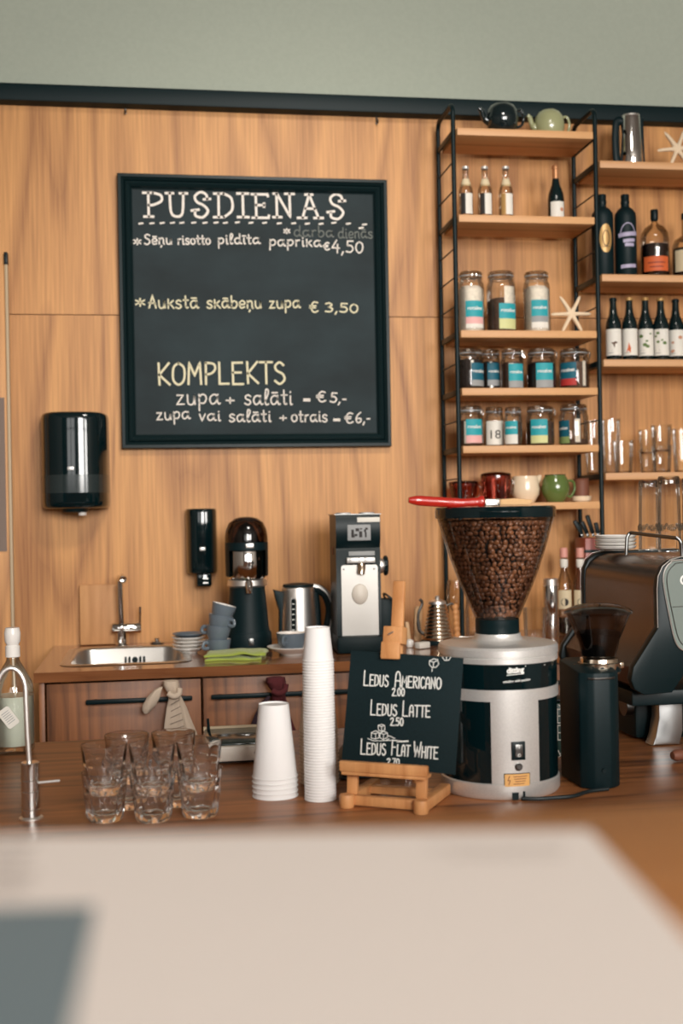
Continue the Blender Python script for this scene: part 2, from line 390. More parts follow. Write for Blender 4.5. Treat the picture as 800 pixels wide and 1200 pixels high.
# ---------------------------------------------------------------- single-stroke lettering
HAND = {
 'a': (60, "~46,46 30,60 10,48 5,24 16,2 34,10 46,40;~46,60 45,20 52,2 60,6"), 'b': (54, "8,100 8,2;~8,30 22,58 42,50 46,25 34,2 18,0 8,12"),
 'd': (58, "~44,45 28,60 8,45 6,18 20,0 36,8 44,30;~46,100 45,20 52,2 58,6"), 'e': (48, "~6,30 38,32 42,48 26,62 8,48 5,22 18,1 42,10"),
 'g': (56, "~44,46 28,60 8,46 6,20 20,2 36,12 44,40;~46,60 46,-10 34,-32 8,-26"), 'h': (52, "8,100 8,0;~8,35 24,58 40,50 42,0"),
 'i': (24, "~10,58 10,12 14,0 20,4;9,80 12,84"), 'k': (50, "8,70 8,0;42,60 9,26;20,34 46,0"), 'l': (32, "~8,24 26,76 22,100 11,92 8,20 16,0 28,6"),
 'n': (54, "8,60 8,0;~8,38 24,60 40,52 42,10 48,0"), 'o': (52, "~26,60 8,48 5,22 20,0 40,8 46,34 36,56 24,60"), 'p': (54, "8,60 8,-40;~8,40 24,60 42,52 45,28 32,6 8,10"),
 'r': (40, "8,58 8,0;~8,36 20,56 34,58"), 's': (46, "~38,52 24,62 8,52 12,36 32,26 38,10 22,-2 4,8"), 't': (40, "18,92 18,10;~18,10 24,0 34,4;2,60 36,60"),
 'u': (54, "~6,60 8,14 22,0 38,12 42,58;42,58 46,2"), 'v': (46, "4,60 20,0 40,60"), 'w': (60, "4,60 14,0 28,45 40,0 54,60"), 'z': (50, "6,58 38,58 6,2 44,4"),
 'c': (46, "~42,50 26,62 8,48 5,22 18,1 42,10"), 'm': (76, "8,60 8,0;~8,38 22,60 34,50 36,0;~36,38 50,60 64,50 66,0"),
 'S': (54, "~44,88 28,100 8,86 12,64 38,46 44,20 24,-2 2,10"), 'A': (58, "4,0 26,98 50,0;2,40 46,36"),
 '+': (52, "4,35 44,35;24,58 24,12"), '=': (48, "4,44 38,44;4,26 38,26"), '€': (56, "~46,82 26,88 10,60 12,20 28,2 48,14;0,56 36,56;0,40 34,40"),
 ',': (20, "12,6 4,-18"), '-': (32, "4,34 26,36"), '.': (16, "6,0 9,2"), '*': (54, "24,80 24,16;4,66 44,30;4,30 44,66"), ' ': (34, ""), '"': (10, ""),
 '0': (52, "~26,78 8,60 6,24 24,0 42,18 44,58 26,78"), '3': (50, "~6,72 26,80 40,64 22,44;~22,44 44,30 34,4 6,4"), '4': (52, "30,84 4,30 48,30;36,56 36,-4"),
 '5': (50, "44,80 12,78 10,46;~10,46 32,48 44,26 30,2 4,6"), '6': (50, "~38,82 14,56 6,22 20,0 40,10 38,34 10,30"), '1': (30, "4,62 18,80 18,0"),
 '8': (52, "~26,42 8,58 26,80 44,62 26,42 6,22 26,0 46,20 26,42"), '2': (52, "~6,60 24,80 42,62 6,2;6,2 46,2"), '7': (46, "4,78 42,78 18,0"),
}
HAND['ā'] = (60, HAND['a'][1] + ";12,78 44,78"); HAND['ē'] = (48, HAND['e'][1] + ";10,78 40,78"); HAND['ī'] = (26, "~12,58 12,12 16,0 22,4;0,80 26,80"); HAND['ņ'] = (54, HAND['n'][1] + ";26,-14 20,-30")
SERIF = {
 'P': (78, "14,0 14,100;-4,0 32,0;-6,100 32,100;~32,100 62,90 64,66 34,50 14,48"), 'U': (92, "-4,100 26,100;~12,100 16,22 36,2 60,16 64,100;50,100 80,100"),
 'S': (82, "~60,72 56,94 34,104 12,86 20,62 46,48 62,24 42,-2 14,4 12,24;46,74 72,76;-2,26 26,30"), 'D': (84, "16,0 16,100;-2,100 36,100;-4,0 36,0;~36,100 66,80 68,30 36,0"),
 'I': (56, "22,0 22,100;0,100 44,100;0,0 44,0"), 'E': (74, "12,0 12,100;-4,100 58,100 60,92;-4,0 60,0 62,10;12,54 44,54;44,62 44,46"),
 'N': (98, "14,0 14,100;-2,0 32,0;2,100 16,100 66,2 66,100;48,100 84,100"), 'A': (108, "12,0 40,100 76,0;-8,0 28,0;58,0 94,0;24,40 62,40;24,100 54,100"), ' ': (40, ""),
}
CAPS = {
 'L': (50, "6,100 6,0 44,0"), 'E': (52, "46,100 6,100 6,0 48,0;6,54 40,54"), 'D': (54, "6,0 6,100;~6,100 36,92 46,60 42,18 6,0"), 'U': (54, "~6,100 8,18 26,0 44,18 46,100"),
 'S': (50, "~42,86 26,100 8,84 12,62 38,44 44,18 24,-2 4,14"), 'M': (62, "4,0 8,100 30,40 52,100 56,0"), 'K': (54, "8,100 10,0;50,100 10,46 52,0"), 'O': (58, "~28,100 8,80 6,24 28,0 50,24 50,78 28,100"),
 'P': (52, "8,0 8,100;~8,100 40,94 46,70 30,50 8,46"), 'T': (52, "0,100 52,100;26,100 26,0"), 'R': (52, "6,0 6,100;~6,100 38,94 42,66 6,52;18,52 46,0"), 'I': (16, "8,0 8,100"),
 'C': (50, "~44,84 26,100 8,78 8,22 26,0 46,16"), 'N': (54, "6,0 6,100 46,0 46,100"), 'F': (48, "46,100 6,100 6,0;6,54 38,54"), 'W': (64, "2,100 14,0 30,70 46,0 60,100"),
 'H': (54, "6,0 6,100;46,0 46,100;6,52 46,52"), 'A': (52, "~5,0 9,78 25,100 41,78 46,0;8,40 43,40"), ' ': (34, ""), '.': (16, "6,0 9,3"),
 '2': (46, "~4,80 22,100 40,78 6,2;6,2 42,2"), '0': (48, "~24,100 8,78 8,22 24,0 40,22 40,78 24,100"), '5': (46, "40,100 10,100 8,58;~8,58 30,60 42,34 28,2 4,8"), '7': (44, "4,100 42,100 16,0"),
}
def strokes(text, font, big=None, jit=0.0):
    """Polylines (units of cap height) and the total width; big = scale of letters marked by a leading ^."""
    out = []; x = 0.0; i = 0; rng = random.Random(len(text) * 13 + 5)
    while i < len(text):
        sc = 1.0
        if text[i] == '^': sc = big or 1.3; i += 1
        adv, st = font[text[i]]
        dy = rng.uniform(-jit, jit); rot = rng.uniform(-jit, jit)
        for part in st.split(';'):
            if not part: continue
            sm = part[0] == '~'
            pts = [tuple(float(v) / 100 for v in q.split(',')) for q in part.lstrip('~').split()]
            pts = [(px * sc + rot * py, py * sc + dy) for px, py in pts]
            if sm and len(pts) > 2: pts = [tuple(v) for v in smooth([(a, b) for a, b in pts], 4)]
            out.append([(x + px, py) for px, py in pts])
        x += adv / 100 * sc + 0.06
        i += 1
    return out, x - 0.06
def text_lines(text, font, p0, p1, cap, big=None, jit=0.0, fn=None):
    """Lay the text from p0 to p1 (2-D baseline ends) with the given cap height."""
    st, w = strokes(text, font, big, jit)
    p0 = Vector(p0); p1 = Vector(p1); d = p1 - p0; sx = d.length / w; t = d.normalized(); n = Vector((-t.y, t.x))
    return [[tuple(p0 + t * (a * sx) + n * (b * cap)) for a, b in ln] for ln in st]

def font_mesh(body, p0, p1, fn, bold=0.0, b=None, height=None):
    """Printed lettering in the plain built-in face, fitted from p0 to p1 and laid on the surface fn."""
    cu = bpy.data.curves.new('tmp_text', 'FONT'); cu.body = body; cu.size = 1; cu.offset = bold; cu.resolution_u = 3
    o = bpy.data.objects.new('tmp_text', cu); C.objects.link(o)
    me = bpy.data.meshes.new_from_object(o.evaluated_get(bpy.context.evaluated_depsgraph_get()))
    b = b or B(); xs = [v.co.x for v in me.vertices]; x0, w = min(xs), max(xs) - min(xs)
    p0, p1 = Vector(p0), Vector(p1); d = p1 - p0; sx = d.length / w; sy = (height / .73) if height else sx; t = d.normalized(); n = Vector((-t.y, t.x))
    vs = [b.bm.verts.new(fn(*(p0 + t * ((v.co.x - x0) * sx) + n * (v.co.y * sy)))) for v in me.vertices]
    for f in me.polygons:
        try: b.bm.faces.new([vs[i] for i in f.vertices])
        except ValueError: pass
    bpy.data.objects.remove(o); bpy.data.curves.remove(cu); bpy.data.meshes.remove(me)
    return b

# ================================================================ setting
WY = 4.70            # panelled back wall
ZB, ZN = 0.947, 0.91  # back worktop, near counter
zs = onY(300, 370.5, WY).z                       # seam between the two rows of panels
ztrim0 = onY(400, 130, WY - .06).z; ztrim1 = onY(400, 110.5, WY - .06).z
XL, XR = -3.0, 4.6
b = B(); b.box(((XL + XR) / 2, WY + .03, (zs + .0015 + ztrim0) / 2), (XR - XL, .06, ztrim0 - zs - .003)); struct(b, 'wall_back', 'panel')
b = B(); b.box(((XL + XR) / 2, WY + .03, zs / 2 - .0005), (XR - XL, .06, zs - .001)); struct(b, 'wall_back.001', 'panel_low')
b = B(); b.box(((XL + XR) / 2, WY + .01, (ztrim0 + ztrim1) / 2), (XR - XL, .14, ztrim1 - ztrim0), .004); struct(b, 'trim_1', 'black_trim')
CZ = 4.3
b = B(); b.box(((XL + XR) / 2, WY + .04, (ztrim1 + CZ) / 2), (XR - XL, .06, CZ - ztrim1)); struct(b, 'wall_back.002', 'plaster')
RY = -4.2
b = B(); b.box(((XL + XR) / 2, (WY + RY) / 2, -.05), (XR - XL, WY - RY + .4, .1)); struct(b, 'floor', 'floor')
b = B(); b.box(((XL + XR) / 2, (WY + RY) / 2, CZ + .05), (XR - XL, WY - RY + .4, .1)); struct(b, 'ceiling', 'wall_white')
b = B(); b.box((XL - .05, (WY + RY) / 2, CZ / 2), (.1, WY - RY + .4, CZ)); struct(b, 'wall_left', 'wall_white')
b = B(); b.box((XR + .05, (WY + RY) / 2, CZ / 2), (.1, WY - RY + .4, CZ)); struct(b, 'wall_right', 'wall_white')
# wall behind the photographer with three tall windows
wins = [(-1.2, 1.5), (0.9, 1.5), (3.0, 1.5)]; wz0, wz1 = 1.7, 3.95
b = B(); edges = [XL] + sum([[c - w / 2, c + w / 2] for c, w in wins], []) + [XR]
for i in range(0, len(edges), 2): b.box(((edges[i] + edges[i + 1]) / 2, RY - .05, CZ / 2), (edges[i + 1] - edges[i], .1, CZ))
for c, w in wins:
    b.box((c, RY - .05, wz0 / 2), (w, .1, wz0)); b.box((c, RY - .05, (wz1 + CZ) / 2), (w, .1, CZ - wz1))
struct(b, 'wall_rear', 'wall_white')
for i, (c, w) in enumerate(wins):
    b = B()
    for sx in (-1, 1): b.box((c + sx * (w / 2 - .035), RY - .05, (wz0 + wz1) / 2), (.07, .08, wz1 - wz0))
    b.box((c, RY - .05, (wz0 + wz1) / 2), (.09, .08, wz1 - wz0 - .15))
    for z in (wz0 + .04, wz1 - .04): b.box((c, RY - .05, z), (w - .15, .08, .08))
    b.box((c, RY - .05, wz0 + 1.5), (w - .15, .05, .05))
    o = b.obj('window_%d' % (i + 1), 'black_trim'); o['kind'] = 'structure'

# ================================================================ back counter
yf = 3.895
pL = onY(44, 797, yf); xl = pL.x
s0 = onZ(75, 779, ZB); s1 = onZ(214, 778, ZB)
SX0, SX1, SY0, SY1 = s0.x, s1.x + .02, 4.03, 4.56
XRW = 2.7
b = B()
for x0, x1, y0, y1 in ((xl - .012, SX0, yf, WY - .003), (SX1, XRW, yf, WY - .003), (SX0, SX1, yf, SY0), (SX0, SX1, SY1, WY - .003)):
    b.box(((x0 + x1) / 2, (y0 + y1) / 2, ZB - .016), (x1 - x0, y1 - y0, .032))
o = b.obj('worktop', 'worktop'); tag(o, 'long glossy brown worktop with an inset sink along the panelled wall', 'worktop')
xd1 = onY(236.5, 800, yf + .03).x; xd2 = onY(372, 800, yf + .03).x
zc1 = ZB - .036
def cabinet(x0, x1, label, hx0, hx1, drawers=1, top=None):
    t = T('base_cabinet', label, 'cabinet', ((x0 + x1) / 2, yf + .03, 0), group='walnut cabinets under the back worktop')
    w = x1 - x0; h = zc1
    ct = top or h; B().box((0, .36, ct / 2 + .04), (w - .004, .66, ct - .08), .001).obj('carcass', 'cabinet', t)
    hts = [(0.1, h - .006)] if drawers == 1 else [(.1, .36), (.366, .62), (.626, h - .006)]
    for z0, z1 in hts:
        d = B().box((0, .009, (z0 + z1) / 2), (w - .008, .018, z1 - z0), .0015).obj('door' if drawers == 1 else 'drawer', 'cabinet', t)
        if hx0 is None: continue
        a0, a1 = hx0 - (x0 + x1) / 2, hx1 - (x0 + x1) / 2
        hz = z1 - .058
        hb = B(); hb.box(((a0 + a1) / 2, -.03, hz), (a1 - a0, .011, .016), .004)
        for a in (a0 + .03, a1 - .03): hb.box((a, -.013, hz), (.012, .03, .01))
        hb.obj('handle', 'black', d)
    B().box((0, .06, .05), (w - .004, .02, .1)).obj('plinth', 'black', t)
    return t
hy = yf
h1a, h1b = onY(100, 806, hy).x, onY(225, 800, hy).x
cabinet(xl + .02, xd1, 'walnut cabinet under the sink with a linen towel tied to its handle', h1a, h1b, top=.74)
h2a, h2b = onY(247, 800, hy).x, onY(365, 796, hy).x
cabinet(xd1, xd2, 'walnut cabinet with a maroon towel tied to its handle', h2a, h2b)
xd3 = xd2 + (xd2 - xd1) * 1.15
cabinet(xd2, xd3, 'walnut drawer cabinet behind the small black menu card', xd2 + .04, xd3 - .1, drawers=3)
cabinet(xd3, xd3 + .62, 'walnut cabinet behind the large silver coffee grinder', xd3 + .05, xd3 + .5)
o = B().box((xl + .009, yf + .37, zc1 / 2), (.018, .68, zc1), .001).obj('cabinet_end_panel', 'cabinet'); tag(o, 'thin walnut end panel closing the cabinet row at its left', 'cabinet panel')

# sink
t = T('sink', 'inset stainless steel sink with overflow slots in the worktop', 'sink', ((SX0 + SX1) / 2, (SY0 + SY1) / 2, ZB))
w, d = SX1 - SX0, SY1 - SY0
bb = bmesh.new(); rings = []
for k, (ins, z, r) in enumerate([(-.014, .0015, .07), (-.008, .004, .07), (.012, .004, .06), (.02, -.004, .06), (.03, -.13, .06), (.06, -.155, .05), (.2, -.16, .02)]):
    rings.append([bb.verts.new((x, y, z)) for x, y in rrect(w - 2 * ins, d - 2 * min(ins, .15), r, 6)])
for A, D in zip(rings, rings[1:]):
    for i in range(len(A)): bb.faces.new([A[i], A[(i + 1) % len(A)], D[(i + 1) % len(A)], D[i]])
bb.faces.new(rings[-1]); B_ = B(); B_.bm.free(); B_.bm = bb
B_.obj('basin', 'sinksteel', t, sharp=1.0)
q = B()
for i, dx in enumerate((-.034, -.02, .02, .034)): q.box((dx + .02, d / 2 - .029, -.045), (.008, .006, .026), .002)
q.lathe([(0, 0), (.011, 0), (.011, .003), (0, .003)], 16, Matrix.Translation((.02, d / 2 - .024, -.045)) @ Matrix.Rotation(PI / 2, 4, 'X'))
q.obj('overflow_slots', 'black', t)
# faucet behind the sink
fp = onY(143, 757, 4.625); fp.z = ZB; k = mpp(fp)
t = T('kitchen_faucet', 'chrome single lever faucet standing behind the sink', 'faucet', fp)
B().lathe([(0, 0), (.026, 0), (.026, .006), (.021, .012), (.021, 20 * k), (.02, 23 * k), (0, 23 * k)], 24).obj('base', 'chrome', t)
B().lathe([(0, -12 * k), (.02, -12 * k), (.021, -11 * k), (.021, 20 * k), (.019, 21 * k), (0, 21 * k)], 24, Matrix.Translation((.004, 0, 20.5 * k)) @ Matrix.Rotation(PI / 2, 4, 'Y')).obj('mixer_body', 'chrome', t)
v = B(); v.tube([(-.001, 0, 22 * k), (-.003, 0, 50 * k), (-.004, 0, 76 * k), (-.002, -.012, 80 * k), (.004, -.04, 81 * k), (.012, -.13, 80 * k)], [.0115] * 3 + [.012, .0125, .013], 16)
v.lathe([(0, 0), (.0135, 0), (.0145, .004), (.0145, .022), (.012, .026), (0, .022)], 20, Matrix.Translation((.012, -.125, 80 * k)) @ Matrix.Rotation(PI / 2, 4, 'X'))
v.obj('spout', 'chrome', t)
B().tube([(21 * k, -.004, 23 * k), (21.5 * k, -.006, 45 * k)], [.0045, .0055], 10).obj('lever', 'chrome', t)
# sink plug
pp = onZ(184, 753, ZB); t = T('sink_plug', 'small chrome sink plug lying beside the faucet', 'plug', (pp.x, 4.62, ZB + .0005))
B().lathe([(0, 0), (.022, 0), (.024, .006), (.02, .012), (.008, .014), (.008, .02), (.011, .024), (.0, .026)], 20).obj('plug_body', 'chrome', t)
B().lathe([(.0215, .001), (.026, .002), (.026, .005), (.0235, .006)], 20).obj('seal_ring', 'rubber', t)
# cutting board leaning on the wall
c0 = onY(94, 757, WY - .03); c1 = onY(133, 757, WY - .03); ct = onY(94, 686, WY - .03)
w = c1.x - c0.x + .02; h = ct.z - ZB
o = B().box((w / 2, 0, h / 2), (w, .018, h), .005, mtx=Matrix.Rotation(-.045, 4, 'X')).obj('cutting_board', 'cutboard'); o.location = (c0.x, WY - .032, ZB + .002)
tag(o, 'plain wooden cutting board leaning on the wall behind the sink', 'cutting board')

# ---------------------------------------------------------------- saucers, cups
def on_worktop(x, y, Y=None):
    p = onZ(x, y, ZB) if Y is None else onY(x, y, Y); p.z = ZB; return p
sp = on_worktop(222, 765, 4.30); k = mpp(sp)
r = 19.5 * k
for i in range(5):
    dk = i == 4
    t = T('saucer', ['white saucer lowest of the stack right of the sink', 'white saucer second from the bottom of the stack by the sink', 'white saucer in the middle of the stack by the sink', 'white saucer just under the dark one beside the sink', 'dark grey saucer on top of the white saucers by the sink'][i], 'saucer', (sp.x + random.uniform(-.003, .003), sp.y, ZB + .001 + i * .0125), group='saucers stacked beside the sink')
    B().lathe([(0, .002), (.022, 0), (.026, 0), (.03, .004), (r * .7, .008), (r, .018), (r, .0205), (r * .9, .0185), (r * .65, .0115), (.03, .008), (0, .007)], 40).obj('dish', 'grey_cup' if dk else 'white', t)
    B().lathe([(.024, 0), (.028, -.0005), (.031, .0035), (.027, .004)], 32).obj('foot_ring', 'grey_cup' if dk else 'white', t)
def cup_parts(t, R, h, m='grey_cup', hand=0.0, coffee=False):
    B().lathe([(0, .003), (R * .52, .003), (R * .55, 0), (R * .62, 0), (R * .66, .006), (R * .88, h * .42), (R * .97, h * .8), (R, h - .001), (R - .0015, h)], 36).obj('bowl', m, t)
    B().lathe([(R - .0015, h), (R - .004, h - .002), (R * .91, h * .78), (R * .8, h * .4), (R * .5, .009), (0, .008)], 36).obj('lining', 'white', t)
    mx = Matrix.Rotation(hand, 4, 'Z')
    B().tube(smooth([(R * .93, 0, h * .82), (R * 1.28, 0, h * .84), (R * 1.42, 0, h * .6), (R * 1.25, 0, h * .48), (R * .9, 0, h * .5)], 5), .0048, 10, mx, flat=1.3).obj('handle', m, t)
    if coffee: B().lathe([(0, h * .86), (R * .935, h * .86)], 36).obj('coffee', 'coffee', t)
cp = on_worktop(259, 762, 4.18); k = mpp(cp)
lab = ['blue grey cup at the bottom of the leaning cup stack', 'blue grey cup second from the bottom of the leaning stack', 'blue grey cup third up in the leaning stack by the juicer', 'blue grey cup on top of the stack, tipped to the right']
hand = [-2.7, 2.75, -.7, 1.7]
for i, (px, py, ry) in enumerate([(256.2, 762, 0), (254.2, 752.6, .13), (255.9, 740.0, .18), (258.2, 727.0, .27)]):
    q = onY(px, py, 4.18)
    t = T('coffee_cup', lab[i], 'cup', (q.x, 4.18, ZB + .001 if i == 0 else q.z), group='blue grey cups stacked beside the juicer')
    t.rotation_euler = (0, ry, 0)
    cup_parts(t, 14.5 * k, 19.3 * k, hand=hand[i])
# green cloth
gp = onZ(275, 771, ZB); k = mpp(gp)
t = T('cleaning_cloth', 'folded lime green microfibre cloth lying in front of the cups', 'cloth', (gp.x, gp.y - .02, ZB + .001))
def cloth(z0, w0, w1, sk):
    q = B(); n = 26; top = []; bot = []
    for j in range(9):
        v = j / 8
        for lst, dz in ((top, .011), (bot, .0)):
            lst.append([q.bm.verts.new((-w0 + (w0 + w1) * i / n + v * sk + .006 * math.sin(3 * v + i * .15), -.062 + v * .12 + .012 * math.sin(i * .24), z0 + dz * (1 if 0 < i < n and 0 < j < 8 else .55) + (.004 if dz else 0) * math.sin(i * .5 + 2 * v + z0 * 90) * (i / n) + .008 * math.exp(-((i - n * .62) / 4) ** 2) * (z0 > .01))) for i in range(n + 1)])
    for g, rev in ((top, 0), (bot, 1)):
        for j in range(8):
            for i in range(n):
                f = [g[j][i], g[j][i + 1], g[j + 1][i + 1], g[j + 1][i]]; q.bm.faces.new(f[::-1] if rev else f)
    for j in range(8):
        q.bm.faces.new([top[j][0], top[j + 1][0], bot[j + 1][0], bot[j][0]]); q.bm.faces.new([top[j + 1][n], top[j][n], bot[j][n], bot[j + 1][n]])
    for i in range(n):
        q.bm.faces.new([top[0][i + 1], top[0][i], bot[0][i], bot[0][i + 1]]); q.bm.faces.new([top[8][i], top[8][i + 1], bot[8][i + 1], bot[8][i]])
    return q
cloth(0, 36 * k, 30 * k, .02).obj('lower_fold', 'green_cloth', t); cloth(.0135, 37 * k, 35 * k, .015).obj('upper_fold', 'green_cloth', t)

# ---------------------------------------------------------------- juicer
jp = on_worktop(291, 762, 4.36); k = mpp(jp)
t = T('citrus_juicer', 'black and steel citrus juicer with smoked dome lid beside the kettle', 'juicer', (jp.x, jp.y, ZB))
Z = lambda y: (762 - y) * k
B().lathe([(0, 0), (27.5 * k, 0), (28 * k, .004), (27.5 * k, Z(744)), (26.5 * k, Z(741)), (25.5 * k, Z(741)), (24.5 * k, Z(735)), (21.5 * k, Z(700)), (20.5 * k, Z(689)), (0, Z(689))], 40).obj('base', 'black_matte', t)
B().lathe([(20.5 * k, Z(689)), (23.5 * k, Z(687)), (22.5 * k, Z(681)), (19 * k, Z(680))], 40).obj('drip_ring', 'steel', t)
B().lathe([(0, Z(679)), (21 * k, Z(679)), (22 * k, Z(677)), (22 * k, Z(646)), (21.5 * k, Z(645)), (0, Z(645))], 40).obj('bowl', 'chrome', t)
q = B(); q.lathe([(22.8 * k, Z(677)), (24.8 * k, Z(676)), (25.2 * k, Z(646)), (25 * k, Z(638)), (22.5 * k, Z(638)), (22.8 * k, Z(646))], 40, a0=1.0, a1=2 * PI - 1.0)
q.lathe([(22.6 * k, Z(646)), (25.3 * k, Z(646)), (25.2 * k, Z(637)), (22.5 * k, Z(637))], 40); q.obj('bowl_collar', 'black_matte', t)
B().lathe([(24.8 * k, Z(638)), (24.8 * k, Z(630)), (23.5 * k, Z(622)), (20 * k, Z(614)), (13 * k, Z(609)), (6 * k, Z(607.3)), (0, Z(607))], 40).obj('dome_lid', 'dome_glass', t)
B().lathe([(0, Z(640)), (16 * k, Z(640)), (14 * k, Z(630)), (8 * k, Z(618)), (0, Z(613))], 24).obj('reamer', 'black_matte', t)
q = B(); q.tube([(0, -20 * k, Z(684)), (0, -27 * k, Z(684)), (0, -29 * k, Z(688)), (0, -29 * k, Z(695))], [4.5 * k, 4.5 * k, 4 * k, 3 * k], 12); q.obj('spout', 'chrome', t)
B().box((.006, -24.8 * k, Z(640.5)), (9 * k, .004, 5 * k), .001).obj('brand_badge', 'steel', t)
B().box((.004, -28.0 * k, Z(751)), (5.5 * k, .005, 8 * k), .001).obj('power_switch', 'darksteel', t)

# ---------------------------------------------------------------- kettle
kp = on_worktop(350, 746, 4.42); k = mpp(kp)
t = T('electric_kettle', 'brushed steel electric kettle with black spout and handle', 'kettle', (kp.x, kp.y, ZB))
Z = lambda y: (746 - y) * k
B().lathe([(0, 0), (25 * k, 0), (25 * k, 4 * k), (22 * k, 6 * k), (0, 6 * k)], 36).obj('power_base', 'black_matte', t)
B().lathe([(22 * k, Z(739.5)), (22 * k, Z(736)), (19.5 * k, Z(684)), (18.6 * k, Z(678)), (16 * k, Z(677)), (0, Z(677))], 40).obj('body', 'steel', t)
B().lathe([(0, Z(676.7)), (18 * k, Z(676.7)), (17.5 * k, Z(674.5)), (8 * k, Z(673)), (0, Z(672.5))], 36).obj('lid', 'black_matte', t)
q = B(); q.prism([(-17 * k, Z(683)), (-29 * k, Z(680)), (-27 * k, Z(690)), (-22.8 * k, Z(705)), (-23.6 * k, Z(738)), (-18.5 * k, Z(738))], -6 * k, 6 * k, bev=.003); q.obj('spout', 'black_matte', t)
q = B(); q.tube(smooth([(15 * k, 0, Z(679)), (24 * k, 0, Z(681)), (33 * k, 0, Z(689)), (37 * k, 0, Z(702)), (36.5 * k, 0, Z(714)), (33 * k, 0, Z(728))], 5), 4.2 * k, 12, flat=1.2)
q.tube(smooth([(20 * k, 0, Z(684)), (22 * k, 0, Z(700)), (22.5 * k, 0, Z(720)), (23.5 * k, 0, Z(738))], 4), 4.5 * k, 12)
q.tube([(22 * k, 0, Z(735)), (29 * k, 0, Z(733)), (34 * k, 0, Z(725))], 3.5 * k, 10); q.obj('handle', 'black_matte', t)
q = B(); q.tube(smooth([(18 * k, -2 * k, Z(678)), (26 * k, -2 * k, Z(680)), (35 * k, -2 * k, Z(688)), (40 * k, -2 * k, Z(702)), (39 * k, -2 * k, Z(715)), (34.5 * k, -2 * k, Z(730))], 5), 1.9 * k, 10, flat=2.0); q.obj('handle_trim', 'steel', t)
fa = math.radians(-22)
def slot(r_, w_, z0, z1, m, name, eps):
    q = B(); pts = rrect(w_, z1 - z0, w_ * .49, 5, 0, (z0 + z1) / 2)
    rr = lambda v: 22 * k - (v - Z(736)) / (Z(684) - Z(736)) * 2.5 * k + eps
    q.poly([((rr(v)) * math.sin(fa + u / rr(v)), -(rr(v)) * math.cos(fa + u / rr(v)), v) for u, v in pts]); return q.obj(name, m, t)
slot(0, 8 * k, Z(737), Z(688.5), 'silver', 'gauge_frame', .0012); slot(0, 5.6 * k, Z(735.5), Z(690), 'black_gloss', 'water_gauge', .002)
q = B()
for i in range(6):
    v = Z(696 + i * 6); rr = 22 * k - (v - Z(736)) / (Z(684) - Z(736)) * 2.5 * k + .0028
    q.ribbon([[(-.004, v), (.003, v)]], .0035, lambda u, vv: (rr * math.sin(fa + u / rr), -rr * math.cos(fa + u / rr), vv))
q.obj('gauge_marks', 'ink_white', t)

# ---------------------------------------------------------------- cappuccino on saucer
sp = on_worktop(343, 765, 4.13); k = mpp(sp); r = 30 * k
t = T('saucer', 'white saucer under the filled cup in front of the kettle', 'saucer', (sp.x, sp.y, ZB + .001))
B().lathe([(0, .003), (.032, 0), (.036, 0), (.04, .004), (r * .75, .014), (r, .028), (r, .0305), (r * .92, .028), (r * .7, .0185), (.04, .011), (0, .01)], 44).obj('dish', 'white', t)
B().lathe([(.033, 0), (.038, -.0005), (.041, .0035), (.036, .004)], 32).obj('foot_ring', 'white', t)
t = T('coffee_cup', 'blue grey cup filled with foamy coffee on a white saucer', 'cup', (sp.x - .003, sp.y, ZB + .0125))
cup_parts(t, 18 * k, 22 * k, hand=-2.1, coffee=True)

# ---------------------------------------------------------------- shop grinder with steel chute plate
gp = on_worktop(418, 755, 4.22); k = mpp(gp)
t = T('shop_coffee_grinder', 'tall black coffee grinder with steel bag plate against the wall', 'coffee grinder', (gp.x, gp.y, ZB), rz=-.06)
Z = lambda y: (757 - y) * k
W2 = 25.5 * k; D0, D1 = -.10, .15
q = B(); q.box((0, (D0 + D1) / 2 - .01, (Z(757) + Z(735)) / 2 - .003), (2 * 27.5 * k, D1 - D0 + .06, 20 * k), .012); q.obj('base', 'black_matte', t)
prof = [(D0, Z(738)), (D0, Z(640)), (D0 + .006, Z(637)), (D0 - .012, Z(628)), (D0 - .012, Z(602)), (D0 - .006, Z(599)), (D1, Z(599)), (D1, Z(738))]
q = B(); q.prism(prof, -W2, W2, Matrix(((0, 1, 0, 0), (1, 0, 0, 0), (0, 0, 1, 0), (0, 0, 0, 1))), bev=0); q.obj('body', 'black', t)
q = B()
for dx in (-13, 15): q.box((dx * k, .02, Z(597.5)), (17 * k, .06, .006), .002)
q.box((0, .04, Z(598.6)), (2 * W2 + .006, .29, .003)); q.obj('top_plate', 'darksteel', t)
q = B(); q.prism(rrect(42 * k, 86 * k, 3 * k, 4, 1 * k, Z(699.5)), D0 - .004, D0 - .0005)
q.obj('bag_plate', 'plate_steel', t)
q = B(); q.lathe([(9.5 * k, 0), (9 * k, .006), (6 * k, .014), (0, .017)], 24, Matrix.Translation((1 * k, D0 - .003, Z(690))) @ Matrix.Rotation(PI / 2, 4, 'X') @ Matrix.Diagonal((1, 1.25, 1, 1))); q.obj('bag_bump', 'device_white', t)
q = B()
for dx in (-17, 18): q.lathe([(0, 0), (1.3 * k, 0), (1.2 * k, .003), (0, .004)], 12, Matrix.Translation((dx * k, D0 - .003, Z(661))) @ Matrix.Rotation(PI / 2, 4, 'X'))
q.obj('plate_screw', 'darksteel', t)
q = B(); q.box((2 * k, D0 - .013, Z(651)), (32 * k, .026, 6.5 * k), .003); q.box((-5 * k, D0 - .022, Z(651)), (12 * k, .014, 6 * k), .002); q.box((12 * k, D0 - .022, Z(651)), (12.5 * k, .014, 6 * k), .002); q.obj('clamp_bar', 'silver', t)
